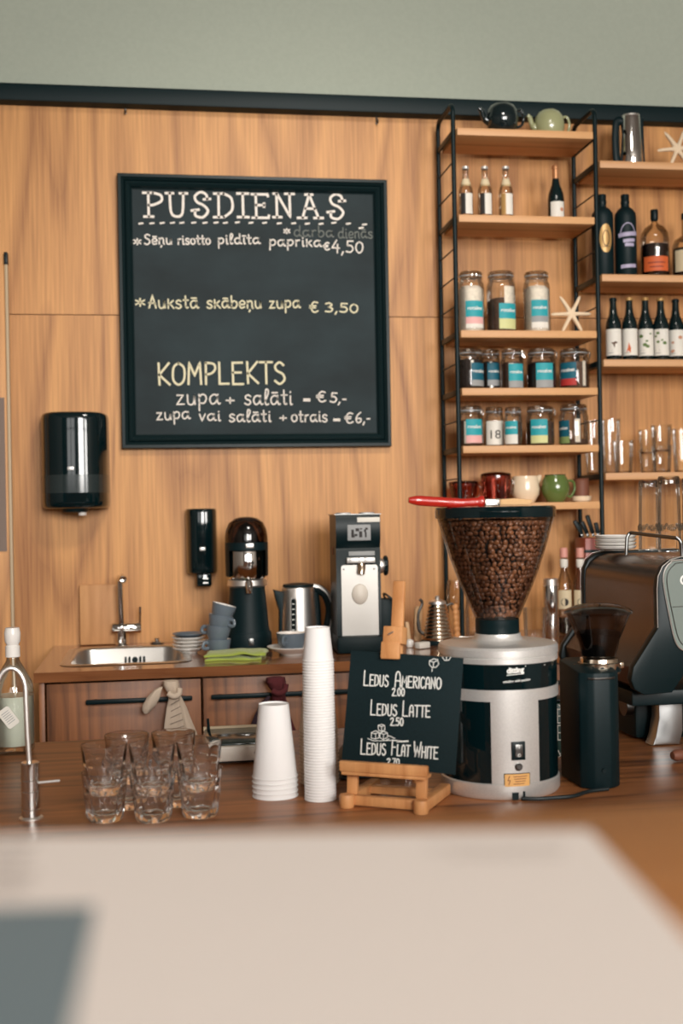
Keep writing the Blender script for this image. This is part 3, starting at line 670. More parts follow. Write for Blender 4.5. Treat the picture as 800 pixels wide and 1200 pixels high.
q = B(); q.tube([(3 * k, D0 - .012, Z(655)), (3 * k, D0 - .022, Z(660)), (2 * k, D0 - .025, Z(667))], [4.5 * k, 4.5 * k, 3.8 * k], 14); q.obj('spout', 'gold', t)
q = B(); q.box((4 * k, D0 - .0015, Z(643.5)), (30 * k, .003, 5 * k), .0005); q.obj('label_strip', 'greylab', t)
q = B(); q.box((12 * k, D0 - .0135, Z(605)), (26 * k, .003, 5.5 * k), .0005); q.obj('top_sticker', 'whitelab', t)
q = B(); q.box((1 * k, D0 - .0135, Z(619.5)), (26.5 * k, .003, 18 * k), .0008); st = q.obj('square_sticker', 'greylab', t)
q = B(); yy = D0 - .0157; fn = lambda u, v: (u, yy, v)
for (u0, v0, u1, v1) in ((-8, 616, -5, 624), (-4.5, 621, -1, 623.5), (-8, 623, -4, 625), (-3, 614.5, 1, 618), (1, 618, 4.5, 625), (2, 614.5, 4.5, 616), (6.5, 616, 9, 619), (8, 614, 11, 616.5), (7.5, 619, 9.5, 625)):
    q.poly([fn(u0 * k, Z(v1)), fn(u1 * k, Z(v1)), fn(u1 * k, Z(v0)), fn(u0 * k, Z(v0))])
q.obj('sticker_print', 'dark_ink', st)
q = B(); mx = Matrix.Translation((W2, -.03, Z(659))) @ Matrix.Rotation(PI / 2, 4, 'Y')
q.lathe([(0, 0), (9 * k, 0), (9.5 * k, .006), (8 * k, .02), (0, .022)], 28, mx); kn = q.obj('adjusting_dial', 'steel', t)
q = B(); q.lathe([(8 * k, .02), (11 * k, .021), (11.3 * k, .03), (10 * k, .034), (0, .034)], 24, mx, mod=lambda a, z, r: 1 + .04 * math.cos(12 * a) * (r > 9 * k)); q.obj('dial_grip', 'black', kn)
q = B(); q.box((-W2 - .0015, .02, Z(641)), (.003, .05, 9 * k), .001); q.obj('side_badge', 'leather', t)

# black charger box with cables behind the easel
gp2 = on_worktop(449, 745, 4.40); k = mpp(gp2)
t = T('power_adapter', 'black power box with coiled cable between grinder and easel', 'power adapter', (gp2.x + .01, gp2.y, ZB))
B().box((0, 0, .085), (17 * k, .07, .165), .008).obj('housing', 'black_matte', t)
B().tube(smooth([(0, 0, .165), (-.01, -.02, .185), (.0, -.05, .18), (.03, -.05, .15), (.038, -.04, .1), (.035, -.045, .03)], 6), .004, 8).obj('cable', 'rubber', t)
q = B(); q.lathe([(0, 0), (.012, 0), (.012, .02), (.009, .03), (.012, .034), (.012, .05), (0, .055)], 16, Matrix.Translation((.042, -.02, .09))); q.obj('plug', 'steel', t)

def paddle(px0, px1, pyt, pyb, Y, label, name, m='tanwood', lean=.0):
    p = on_worktop((px0 + px1) / 2, pyb, Y); k = mpp(p); w = (px1 - px0) * k; h = (pyb - pyt) * k
    o = B().prism(rrect(w, h, w * .45, 6, 0, h / 2), -.009, .009, Matrix.Rotation(lean, 4, 'Y'), bev=.003).obj(name, m); o.location = (p.x, p.y, ZB + .002)
    return tag(o, label, name.replace('_', ' '))
paddle(484, 493, 703, 744, 4.40, 'pale wooden spatula standing upright beside the ribbed kettle', 'wooden_spatula', lean=.05)
paddle(476.5, 481.5, 720, 746, 4.33, 'small thin wooden paddle standing behind the easel post', 'wooden_paddle', lean=-.1)
o = B().lathe([(0, 0), (.012, .002), (.016, .012), (.014, .024), (.006, .03), (0, .031)], 20).obj('ceramic_egg_cup', 'white'); q = on_worktop(480, 756, 4.22); o.location = (q.x, q.y, ZB); tag(o, 'small white ceramic pot low behind the easel clip', 'pot')
o = B().box((0, 0, .012), (.05, .03, .022), .003, mtx=Matrix.Rotation(.5, 4, 'Z')).obj('sugar_packet', 'whitelab'); q = on_worktop(490, 757, 4.2); o.location = (q.x + .008, q.y - .03, ZB + .001); tag(o, 'little white packet lying in front of the ribbed kettle', 'packet')
q = on_worktop(444, 757, 4.12)
t = T('wooden_spoon', 'small wooden spoon lying by the tall black grinder', 'spoon', (q.x, q.y, ZB + .001), rz=.15)
B().tube([(-.07, 0, .004), (0, 0, .006), (.035, 0, .008)], [.004, .005, .008], 10).obj('handle', 'tanwood', t)
B().loft([(.05, 0, 0, .012, .01), (.05, 0, .006, .024, .018), (.05, 0, .014, .026, .019)], 18).obj('spoon_bowl', 'leather', t)

# ---------------------------------------------------------------- ribbed pour-over kettle
kp = on_worktop(513, 750, 4.30); k = mpp(kp)
t = T('pour_over_kettle', 'ribbed warm steel pour over kettle with wooden handle', 'kettle', (kp.x, kp.y, ZB))
Z = lambda y: (750 - y) * k
B().lathe([(0, 0), (22 * k, 0), (22.5 * k, 2 * k), (20 * k, 5 * k), (0, 5 * k)], 32).obj('power_base', 'black_matte', t)
pr = [(0, 5 * k), (18 * k, 5.2 * k)]
for i in range(9):
    y0 = 743 - i * 4.3; rr = (18 - i * .85) * k
    pr += [(rr, Z(y0)), (rr + .8 * k, Z(y0 - 1.4)), (rr + .3 * k, Z(y0 - 3.2)), (rr - .5 * k, Z(y0 - 4.2))]
pr += [(10 * k, Z(703)), (0, Z(703))]
B().lathe(pr, 36).obj('body', 'gold', t)
B().lathe([(10.5 * k, Z(703)), (10 * k, Z(700)), (5 * k, Z(698)), (2.5 * k, Z(697.5)), (3 * k, Z(694.5)), (2 * k, Z(693.5)), (0, Z(693))], 28).obj('lid', 'steel', t)
pr = [(0, Z(744))]
for i in range(6): pr += [(2.8 * k, Z(743 - i * 6.5)), (3.9 * k, Z(740.5 - i * 6.5)), (3.9 * k, Z(739 - i * 6.5)), (2.8 * k, Z(737 - i * 6.5))]
pr += [(0, Z(703))]
hd = B().lathe(pr, 16, Matrix.Translation((24 * k, 0, 0)) @ Matrix.Rotation(-.06, 4, 'Y')).obj('handle', 'beech', t)
B().tube([(9 * k, 0, Z(706)), (17 * k, 0, Z(703)), (21.5 * k, 0, Z(706))], 1.3 * k, 8).obj('handle_bracket', 'darksteel', t)
B().tube(smooth([(-15 * k, 0, Z(738)), (-22 * k, 0, Z(733)), (-23 * k, 0, Z(715)), (-18 * k, 0, Z(702)), (-21 * k, 0, Z(697))], 6), [2.2 * k] * 10 + [1.7 * k] * 15, 10).obj('spout', 'darksteel', t)
# steel plate, spoon, glass carafe and tumbler behind the big grinder
q = on_worktop(552, 747, 4.3)
t = T('steel_plate', 'round steel plate lying beside the pour over kettle', 'plate', (q.x, q.y, ZB + .001))
B().lathe([(0, 0), (.05, 0), (.075, .012), (.077, .012), (.076, .0145), (.05, .0025), (0, .002)], 40).obj('plate_disc', 'steel', t)
t = T('dosing_spoon', 'small steel spoon resting across the round steel plate', 'spoon', (q.x - .02, q.y - .02, ZB + .021), rz=2.9)
B().tube([(-.06, 0, 0), (.0, 0, .001), (.03, 0, .002)], [.003, .003, .005], 8).obj('handle', 'steel', t)
B().loft([(.045, 0, -.004, .006, .005), (.045, 0, .0, .017, .013), (.045, 0, .004, .018, .014)], 16).obj('spoon_bowl', 'steel', t)
def tumbler_simple(name, label, p, R, h, m='jar_glass', group=None, flutes=0):
    t = T(name, label, 'glass', p, group=group)
    md = (lambda a, z, r: 1 + .015 * math.cos(flutes * a) * (z < h * .6)) if flutes else None
    B().lathe([(0, .004), (R * .7, .004), (R * .8, .0), (R * .82, .003), (R * .93, h * .55), (R, h), (R - .002, h)], 40, mod=md).obj('glass_body', m, t)
    B().lathe([(R * .76, 0), (R * .78, .004), (R * .72, .008), (0, .008)], 28).obj('thick_base', 'pale_glass', t)
    return t
q = on_worktop(556, 738, 4.5)
t = T('glass_carafe', 'clear glass carafe half hidden left of the bean hopper', 'carafe', (q.x, q.y, ZB))
B().lathe([(0, .004), (.03, .002), (.036, .006), (.038, .1), (.03, .16), (.018, .2), (.017, .26), (.021, .27), (.019, .27)], 32).obj('carafe_body', 'pale_glass', t)
B().lathe([(.0165, .225), (.022, .226), (.022, .25), (.0175, .251)], 24).obj('neck_band', 'steel', t)
q = on_worktop(534, 735, 4.53)
t = T('wine_glass', 'clear stemmed glass behind the wooden kettle handle', 'glass', (q.x, q.y, ZB))
B().lathe([(0, .003), (.03, .002), (.03, .004), (.005, .008), (.004, .09), (.02, .11), (.034, .14), (.036, .17), (.029, .22), (.028, .22)], 32).obj('glass_bowl', 'pale_glass', t)
q = on_worktop(627, 748, 4.12); k = mpp(q)
tumbler_simple('water_glass', 'clear fluted tumbler on the worktop right of the bean hopper', (q.x, q.y, ZB), 14 * k, 45 * k, flutes=10)
q = on_worktop(646, 742, 4.36); k = mpp(q)
t = T('steel_flask', 'tall shiny steel shaker flask behind the fluted tumbler', 'flask', (q.x, q.y, ZB))
B().lathe([(0, 0), (8.5 * k, 0), (9 * k, .004), (9.3 * k, 60 * k), (9 * k, 61.5 * k), (0, 61.5 * k)], 32).obj('flask_body', 'chrome', t)
B().lathe([(0, 61.8 * k), (8.8 * k, 61.8 * k), (8.6 * k, 69 * k), (7 * k, 70 * k), (0, 70 * k)], 32).obj('cap', 'steel', t)
# two syrup bottles
def syrup(px, Y, label):
    q = on_worktop(px, 742, Y); k = mpp(q); Z = lambda y: (742 - y) * k
    t = T('syrup_bottle', label, 'bottle', (q.x, q.y, ZB), group='syrup bottles beside the steel flask')
    B().lathe([(0, .003), (8 * k, .002), (9 * k, .006), (9 * k, Z(690)), (8 * k, Z(681)), (4.5 * k, Z(670)), (3.6 * k, Z(664)), (3.6 * k, Z(652))], 28).obj('bottle_glass', 'pale_glass', t)
    B().lathe([(0, Z(641)), (4.4 * k, Z(641)), (4.6 * k, Z(644)), (4.6 * k, Z(652)), (3.7 * k, Z(652.5))][::-1], 20).obj('cap', 'pinkcap', t)
    B().lathe([(3.8 * k, Z(664)), (4.7 * k, Z(662)), (4.7 * k, Z(655)), (3.8 * k, Z(654))], 20).obj('neck_band', 'whitelab', t)
    B().lathe([(8.3 * k, .006), (8.4 * k, Z(722)), (0, Z(722))], 24).obj('syrup', 'liquid', t)
    fn = cyl_fn(9 * k, 0, -.3); lb = B().patch(-9 * k, 9 * k, Z(712), Z(690), fn, 12).obj('label', 'creamlab', t)
    fn2 = cyl_fn(9 * k, 0, -.3, .0012); B().poly([fn2(*c) for c in arc(0, Z(704), 4.5 * k, 0, 2 * PI, 14)[:-1]]).obj('label_print', 'dark_ink', lb)
syrup(662, 4.48, 'clear syrup bottle with red white cap, next to the steel flask')
syrup(681, 4.46, 'clear syrup bottle half hidden behind the espresso machine')
# knife block
q = onY(695, 760, 4.53); k = mpp(q); zt = onY(695, 630, 4.53).z
t = T('knife_block', 'red wooden knife block holding black handled knives behind the ladder post', 'knife block', (q.x + .01, 4.55, ZB))
h = zt - ZB
bl = B().box((0, 0, h / 2), (30 * k, .12, h), .004).obj('block', 'redwood', t)
B().box((0, 0, h * .86), (30.6 * k, .123, .012), .001).obj('dark_band', 'black', t)
for i, (dx, ang, ln) in enumerate(((-.036, -.5, .062), (-.014, -.42, .055), (.008, -.3, .078), (.028, -.2, .045))):
    kn = T('kitchen_knife', ['black handled knife leaning furthest left in the knife block', 'second black knife from the left in the knife block', 'black knife with the highest handle in the knife block', 'black knife furthest right in the knife block'][i], 'knife', (q.x + .01 + dx, 4.55, ZB + h + .004), group='knives in the red block')
    kn.rotation_euler = (0, ang, 0)
    B().prism(rrect(.016, ln, .006, 4, 0, ln / 2 + .012), -.007, .007, bev=.002).obj('handle', 'black', kn)
    B().box((0, 0, .006), (.012, .004, .012), .001).obj('blade_heel', 'darksteel', kn)

# ================================================================ wall things
# chalkboard
BY = WY - .012
tl, tr, bl_, br = [onY(x, y, BY) for x, y in ((138, 204.5), (453.7, 212), (142, 526), (456.2, 523.7))]
cen = (tl + tr + bl_ + br) / 4
bw = ((tr - tl).length + (br - bl_).length) / 2; bh = ((tl - bl_).length + (tr - br).length) / 2
ang = (math.atan2((tr - tl).z, (tr - tl).x) + math.atan2((br - bl_).z, (br - bl_).x)) / 2
k = mpp(cen)
t = T('chalkboard', 'large black framed menu chalkboard hung on the panelled wall', 'chalkboard', (cen.x, BY, cen.z))
t.rotation_euler = (0, -ang, 0)
def frame_rings(steps):
    q = B(); rings = []
    for ins, dep in steps:
        w, h = bw / 2 - ins, bh / 2 - ins
        rings.append([q.bm.verts.new(p) for p in ((-w, -dep, -h), (w, -dep, -h), (w, -dep, h), (-w, -dep, h))])
    for A, D in zip(rings, rings[1:]):
        for i in range(4): q.bm.faces.new([A[i], A[(i + 1) % 4], D[(i + 1) % 4], D[i]])
    return q
frame_rings([(0, -.009), (0, .020), (.003, .026), (.014, .027), (.018, .022), (.024, .018), (.027, .012), (.030, .018), (.036, .021), (.042, .017), (.048, .012), (.052, .004), (.056, .002)]).obj('frame', 'frame', t, sharp=.3)
B().box((0, .003, 0), (bw - .06, .006, bh - .06)).obj('slate', 'chalk_panel', t)
Minv = (Matrix.Translation((cen.x, BY, cen.z)) @ Matrix.Rotation(-ang, 4, 'Y')).inverted()
def bl2(x, y):
    p = Minv @ onY(x, y, BY - .001); return (p.x, p.z)
fnB = lambda u, v: (u, -.0013, v)
def chalk(m, w, items):
    for txt, font, a, c, cap in items:
        nm = 'chalk_price' if txt[0] in '0123456789€' else ('chalk_mark' if len(txt) == 1 else 'chalk_word')
        B().ribbon(text_lines(txt, font, bl2(*a), bl2(*c), cap * k, None, .02), w * k, fnB).obj(nm, m, t)
chalk('chalk', 2.9, [('PUSDIENAS', SERIF, (170, 253.8), (408, 255.6), 27.5)])
dash = [(165, 261.8), (178, 261.6), (190, 261.2), (202, 261), (213, 261), (227, 260.8), (240, 261), (253, 260.8), (264, 261), (278, 260.5), (294, 261), (310, 261), (327, 261.6), (344, 261.6), (360, 262), (376, 262.2), (391, 261), (408, 262), (427, 263), (423, 267)]
q = B(); q.ribbon([[bl2(x - 2.2, y + .4), bl2(x + 2.2, y - .2)] for x, y in dash], 1.9 * k, fnB); q.obj('dashed_underline_pattern', 'chalk', t)
chalk('chalk', 1.55, [('*', HAND, (156, 288.5), (167, 288.5), 11), ('Sēņu', HAND, (169, 286), (202, 286.5), 11.5), ('risotto', HAND, (208, 286.5), (247, 286), 11), ('pildīta', HAND, (255, 286), (305, 285.5), 11.5), ('paprika', HAND, (315, 288), (377, 289), 12), ('€', HAND, (379, 293), (387, 293), 10), ('4,50', HAND, (388, 295), (426, 297), 17), ('*', HAND, (332, 275), (341, 275), 9)])
chalk('chalk_faint', 1.2, [('darba', HAND, (344, 277), (391, 278), 12.5), ('dienās', HAND, (396, 279), (437, 279), 12.5)])
chalk('chalk_y', 1.7, [('*', HAND, (158, 361), (172, 361), 14), ('Aukstā', HAND, (174, 361), (233, 361), 15), ('skābeņu', HAND, (242, 361), (307, 361), 14), ('zupa', HAND, (315, 361), (352, 361), 14), ('€', HAND, (363, 366), (374, 366), 14), ('3,50', HAND, (380, 365), (420, 367), 13)])
chalk('chalk_y', 2.5, [('KOMPLEKTS', CAPS, (184, 451), (335, 449), 25)])
chalk('chalk', 1.6, [('zupa', HAND, (206, 474), (258, 474), 19), ('+', HAND, (264, 474), (276, 474), 14), ('salāti', HAND, (286, 474), (343, 474), 18), ('=', HAND, (355, 472), (365, 472), 10), ('€', HAND, (371, 471), (383, 471), 14), ('5,-', HAND, (386, 471), (406, 473), 14)])
chalk('chalk', 1.5, [('zupa', HAND, (183, 492), (223, 491), 14), ('vai', HAND, (233, 493), (259, 493), 13), ('salāti', HAND, (268, 494), (318, 494), 14), ('+', HAND, (327, 494), (337, 494), 12), ('otrais', HAND, (341, 494), (384, 494), 13.5), ('=', HAND, (390, 495), (400, 495), 9), ('€', HAND, (404, 496), (415, 496), 14), ('6,-', HAND, (416, 495), (434, 496), 15)])

# towel dispenser
tp = onY(87.5, 540, WY - .1); k = mpp(tp)
t = T('paper_towel_dispenser', 'large black rounded paper towel dispenser on the wall', 'dispenser', (tp.x, WY - .001, tp.z))
hw = 39.5 * k; hh = 56 * k; dp = .19
def shell(hw, hh, dp, edge, n=28):
    """Half-oval front shell with a rounded top and bottom."""
    q = B(); rings = []
    zz = [(-1, .0), (-.995, .5), (-.975, .8), (-.94, .93), (-.86, 1.0), (-.3, 1.0), (.3, 1.0), (.86, 1.0), (.94, .93), (.975, .8), (.995, .5), (1, .0)]
    for s, f in zz:
        g = 1 - edge * (1 - f)
        ring = []
        for i in range(n + 1):
            a = PI * i / n; c, sn = math.cos(a), math.sin(a)
            ring.append(q.bm.verts.new((hw * g * math.copysign(abs(c) ** .62, c), -dp * g * abs(sn) ** .72, hh * s)))
        rings.append(ring)
    for A, D in zip(rings, rings[1:]):
        for i in range(n): q.bm.faces.new([A[i], A[i + 1], D[i + 1], D[i]])
        q.bm.faces.new([A[n], A[0], D[0], D[n]])
    q.bm.faces.new(rings[0]); q.bm.faces.new(rings[-1][::-1])
    bmesh.ops.recalc_face_normals(q.bm, faces=q.bm.faces)
    return q
shell(hw, hh, dp, .16).obj('cover', 'black_gloss', t, sharp=1.2)
q = B(); n = 28
rows = []
for z in (-38 * k, -17 * k):
    rows.append([q.bm.verts.new((hw * 1.003 * math.copysign(abs(math.cos(a)) ** .62, math.cos(a)), -dp * 1.006 * abs(math.sin(a)) ** .72, z)) for a in [PI * (.06 + .88 * i / n) for i in range(n + 1)]])
for i in range(n): q.bm.faces.new([rows[0][i], rows[0][i + 1], rows[1][i + 1], rows[1][i]])
q.obj('level_window', 'smoke_band', t)
q = B(); q.lathe([(16 * k, 0), (14 * k, -4 * k), (8 * k, -5 * k), (0, -5 * k)], 24, Matrix.Translation((0, -dp * .55, -hh))); q.obj('outlet', 'black_matte', t)
q = B(); q.lathe([(5 * k, 0), (4.5 * k, -3.5 * k), (0, -4 * k)], 12, Matrix.Translation((8 * k, -dp * .6, -hh - 4.6 * k))); q.obj('paper_tip', 'white', t)
q = B(); q.box((-3 * k, -dp - .0005, -10 * k), (7 * k, .004, 4 * k), .001); q.obj('badge', 'silver', t)
# soap dispenser
tp = onY(236.5, 634, WY - .06); k = mpp(tp)
t = T('soap_dispenser', 'narrow black soap dispenser on the wall above the saucers', 'dispenser', (tp.x, WY - .001, tp.z))
hw, hh, dp = 18.3 * k, 38 * k, .105
shell(hw, hh, dp, .14, 20).obj('cover', 'black_gloss', t, sharp=1.2)
B().box((0, -.004, 0), (hw * 1.7, .006, hh * 1.8), .002).obj('wall_mount', 'black', t)
q = B(); q.box((1.5 * k, -.06, -hh - 7 * k), (17.5 * k, .07, 16 * k), .008, 3); q.obj('push_lever', 'black_gloss', t)
q = B(); q.box((0, -dp - .0005, -9 * k), (6.5 * k, .004, 4 * k), .001); q.obj('badge', 'silver', t)
q = B()
for i in range(2): q.box((3 * k, -.0955, -hh - (5.5 + 5 * i) * k), (6 * k, .002, 1.6 * k))
q.obj('lever_mark', 'silver', t)
# hooks under the trim
for px, py, lab in ((147, 131, 'small metal hook on the wall above the chalkboard top left'), (441, 143, 'small metal hook on the wall above the chalkboard top right')):
    p = onY(px, py, WY); k = mpp(p)
    t = T('wall_hook', lab, 'hook', (p.x, WY - .0005, p.z))
    B().box((0, -.002, 1.5 * k), (.008, .004, .03), .001).obj('hook_plate', 'darksteel', t)
    B().tube(smooth([(0, -.003, 2 * k), (0, -.012, -1 * k), (.001, -.02, -3 * k), (0, -.026, -2 * k), (0, -.028, .5 * k)], 5), .0035, 8).obj('hook_arm', 'darksteel', t)
# wooden partition panel at the far left
pe = onY(12, 500, WY - .05); zt = onY(9, 297, WY - .05).z; k = mpp(pe)
t = T('partition_panel', 'wooden panel with pale edge strip standing at the far left of the wall', 'panel', (pe.x, WY - .05, 0))
lean = Matrix.Rotation(0, 4, 'Y')
B().box((-.31, .01, zt / 2), (.6, .02, zt), .001).obj('board', 'panel_low', t)
B().box((-.0035, .006, zt / 2 - .02), (.011, .034, zt - .045), .002).obj('edge_strip', 'edge', t)
B().box((-.004, .004, zt - .02), (.013, .04, .045), .002).obj('corner_cap', 'black', t)
z0, z1 = onY(5, 646, WY - .05).z, onY(5, 466, WY - .05).z
B().box((-.17, -.002, (z0 + z1) / 2), (.3, .004, z1 - z0)).obj('grey_sheet', 'greypanel', t)

# ================================================================ wall shelving
YFP, YBP = 4.414, 4.655
pfl, pfr = onY(534.5, 360, YFP), onY(700.6, 360, YFP)
LXA, LXB = pfl.x, pfr.x
zt0 = onY(532, 149.8, 4.405).z; zt13 = onY(540, 590.5, 4.405).z
DZ = (zt0 - zt13) / 13; TH = .0275
ZS = lambda i: zt0 - i * DZ
ztop = onY(527, 121, YFP).z
def ladder(X, label, arms):
    t = T('shelf_ladder', label, 'shelf frame', (X, (YFP + YBP) / 2, ZB), group='black shelf ladders')
    d = (YBP - YFP) / 2; h = ztop - ZB; r = .035
    pts = [(0, -d, 0.001), (0, -d, h - r)] + [(0, -d + r - r * math.cos(a), h - r + r * math.sin(a)) for a in (.3, .6, .9, 1.2, PI / 2)] + [(0, d - r + r * math.sin(a), h - r + r * math.cos(a)) for a in (0, .4, .8, 1.2, PI / 2)] + [(0, d, .001)]
    B().tube(pts, .009, 12).obj('post_frame', 'black', t)
    for i in range(0, 14):
        z = ZS(i) - TH / 2 - ZB
        if z < .05: continue
        if i in arms: B().box((0, 0, z), (.009, 2 * d - .012, .022), .003).obj('shelf_arm', 'black', t)
        else: B().tube([(0, -d + .005, z), (0, d - .005, z)], .003, 8).obj('rung', 'black', t)
    return t
LEFT_I = [0, 3, 7, 9, 11, 13]; RIGHT_I = [1, 5, 8, 12]
ladder(LXA, 'black tube shelf ladder at the left end of the wall shelving', LEFT_I)
ladder(LXB, 'black tube shelf ladder between the tea shelves and the bottle shelves', LEFT_I + RIGHT_I)
SY0_, SY1_ = 4.400, 4.640
lab = {0: 'top oak shelf carrying two teapots', 3: 'oak shelf carrying three clear bottles and one dark wine bottle', 7: 'oak shelf carrying three tall jars and a pale starfish', 9: 'oak shelf carrying five squat clip jars of dark tea', 11: 'oak shelf carrying clip jars and the jar numbered 18', 13: 'lowest oak shelf carrying red cups, cream pitcher and green pot',
       1: 'upper oak shelf on the right carrying a steel jug and starfish', 5: 'oak shelf on the right carrying spirit bottles', 8: 'oak shelf on the right carrying white labelled beer bottles', 12: 'oak shelf on the right carrying clear drinking glasses'}
for i in LEFT_I:
    o = B().box((0, 0, -TH / 2), (LXB - LXA - .026, SY1_ - SY0_, TH), .0015).obj('shelf_board', 'shelf'); o.location = ((LXA + LXB) / 2, (SY0_ + SY1_) / 2, ZS(i)); tag(o, lab[i], 'shelf', 'oak shelf boards')
for i in RIGHT_I:
    o = B().box((0, 0, -TH / 2), (.95, SY1_ - SY0_, TH), .0015).obj('shelf_board', 'shelf'); o.location = (LXB + .013 + .475, (SY0_ + SY1_) / 2, ZS(i)); tag(o, lab[i], 'shelf', 'oak shelf boards')
EPS = .001
def on_shelf(i, px, Y, ymid):
    p = onY(px, ymid, Y); p.z = ZS(i) + EPS; return p

# ---------------------------------------------------------------- tea jars
def jar(i, xl, xr, yt, Y, label, fill, fillm, labx=None, lby=None, cols=(), word='rocabet', wire=0.0, fill2=None, squat=True):
    yb = {7: 389, 9: 456, 11: 524}[i]
    p = on_shelf(i, (xl + xr) / 2, Y, (yt + yb) / 2); k = mpp(p)
    R = (xr - xl) / 2 * k * .95; zt = onY((xl + xr) / 2, yt, Y).z; h = zt - p.z
    t = T('tea_jar', label, 'jar', p, group='clip top tea jars')
    s = 1.0 if squat else .8
    hb = h - .026 * (1 if squat else 1.1)
    B().lathe([(0, .004), (R * .88, .002), (R * .98, .008), (R, .016), (R, hb * .80), (R * .95, hb * .88), (R * .82 * (1.08 if squat else 1), hb * .95), (R * .82 * (1.08 if squat else 1), hb)], 36).obj('glass_body', 'jar_glass', t)
    rl = R * (.9 if squat else .86)
    ld = B().lathe([(0, hb + .006), (rl * .92, hb + .005), (rl, hb + .008), (rl, hb + .016), (rl * .9, hb + .021), (rl * .5, hb + .024), (0, hb + .024)], 32).obj('lid', 'pale_glass', t)
    B().lathe([(rl * .95, hb + .001), (rl * 1.02, hb + .001), (rl * 1.02, hb + .005), (rl * .95, hb + .005)], 32).obj('seal_ring', 'greylab', t)
    q = B(); rr = rl * 1.03
    q.tube([(rr * math.cos(a), rr * math.sin(a), hb - .006) for a in [2 * PI * j / 28 for j in range(29)]], .0016, 6)
    q.tube([(rr * math.cos(a), rr * math.sin(a), hb + .013) for a in [2 * PI * j / 28 for j in range(29)]], .0016, 6)
    wm = Matrix.Rotation(wire, 4, 'Z')
    for sx in (-1, 1): q.tube([(sx * .009, -rr, hb + .013), (sx * .009, -rr - .008, hb + .004), (sx * .008, -rr - .006, hb - .014), (0, -rr - .004, hb - .018)], .0017, 6, wm)
    q.tube([(-.009, -rr - .006, hb + .004), (.009, -rr - .006, hb + .004)], .0017, 6, wm)
    q.obj('clip_wire', 'chrome', t)
    zf = h * fill
    B().lathe([(0, .007), (R * .9, .007), (R * .945, .014), (R * .945, zf * .93), (R * .7, zf), (R * .3, zf * .97), (0, zf * 1.02)], 30, mod=lambda a, z, r: 1 - .02 * (1 + math.sin(3 * a + 40 * z))).obj('contents', fillm, t)
    if fill2:
        f2, m2, a0, a1 = fill2
        fn = cyl_fn(R * .955, 0, 0, .0005); B().patch(R * a0, R * a1, .012, h * f2, fn, 6).obj('inner_bag', m2, t)
    if labx:
        cx = (xl + xr) / 2; toR = lambda x: max(-.99, min(.99, (x - cx) * k / R))
        a0, a1 = math.asin(toR(labx[0])), math.asin(toR(labx[1])); sh = -PSI - math.atan((cx - 400) / F)
        zz = [onY(cx, y, Y - R).z - p.z for y in lby]
        fn = cyl_fn(R, 0, sh, .0008)
        lb = None
        for (m, za, zb) in zip(cols, zz[1:], zz[:-1]):
            o = B().patch(R * a0, R * a1, za, zb, fn, 8).obj('label' if lb is None else 'label_band', m, lb or t)
            if lb is None: lb = o
        if word:
            um = (a0 + a1) / 2 * R; w = (a1 - a0) * R * .62; zc = zz[0] + (zz[1] - zz[0]) * .56
            cap = .009 if word != '18' else .034
            if word == '18': w = (a1 - a0) * R * .5; zc = zz[0] + (zz[1] - zz[0]) * .74
            fn2 = cyl_fn(R, 0, sh, .0016)
            (font_mesh(word, (um - w / 2, zc), (um + w / 2, zc), fn2, 0, None, cap) if word == '18' else font_mesh(word, (um - w * .65, zc), (um + w * .65, zc), fn2, .02)).obj('label_word', 'ink_white' if word != '18' else 'dark_ink', lb)
    return t
jar(7, 535, 568, 317, 4.50, 'tall tea jar with teal and pink label, nearest the left ladder', .74, 'powder', (545.5, 565), (352, 371, 379, 384), ('teal', 'pink', 'whitelab'), squat=False)
jar(7, 569, 605, 317, 4.50, 'tall tea jar with teal and pale lime label, half dark half white inside', .55, 'mixtea', (584.5, 603), (355, 373, 385), ('teal', 'lime'), fill2=(.72, 'powder', -.05, .85), squat=False)
jar(7, 612, 645, 317, 4.50, 'tall white filled tea jar with teal and grey label beside the starfish', .74, 'powder', (622.5, 641), (351, 370, 377, 384), ('teal', 'greylab', 'whitelab'), squat=False)
jar(9, 533, 567, 408, 4.49, 'squat dark tea jar with dark teal label, nearest the left ladder', .72, 'darktea', (552, 566), (425, 445, 452), ('teal_dark', 'greylab'), fill2=(.68, 'whitelab', -.15, .05))
jar(9, 561, 587, 409, 4.575, 'squat dark tea jar set back behind its two neighbours on the jar shelf', .7, 'darktea', (571, 585), (425, 445, 452), ('teal_dark', 'greylab'), fill2=(.68, 'whitelab', -.3, -.1))
jar(9, 586, 614, 408, 4.50, 'squat tea jar with bright teal and grey label and clip turned right', .66, 'mixtea', (596, 612), (426, 446, 454), ('teal', 'greylab'), fill2=(.62, 'powder', -.6, -.2), wire=.9)
jar(9, 616, 652, 408, 4.50, 'wide tea jar with bright teal label above the jar with lime label', .66, 'darktea', (628, 647), (425, 445, 454), ('teal', 'greylab'), wire=1.2)
jar(9, 654, 691, 408, 4.50, 'tea jar with dark teal and red label by the right ladder', .66, 'mixtea', (657, 675), (424, 443, 451), ('teal_dark', 'redlab'), fill2=(.66, 'powder', .25, .5), wire=1.4)
jar(11, 534, 567, 475, 4.50, 'squat tea jar with teal and pink label on the lower jar shelf', .64, 'mixtea', (546, 564), (491, 510, 519), ('teal', 'pink'), fill2=(.6, 'powder', -.7, -.25), wire=.8)
jar(11, 567, 591, 476, 4.53, 'small jar with white label numbered 18', .62, 'powder', (570, 589.5), (493, 521), ('whitelab',), word='18')
jar(11, 590, 612, 476, 4.448, 'narrow tea jar with large wire clip beside the jar numbered 18', .62, 'mixtea', (592, 606), (493, 509, 520), ('teal', 'whitelab'), wire=-.2)
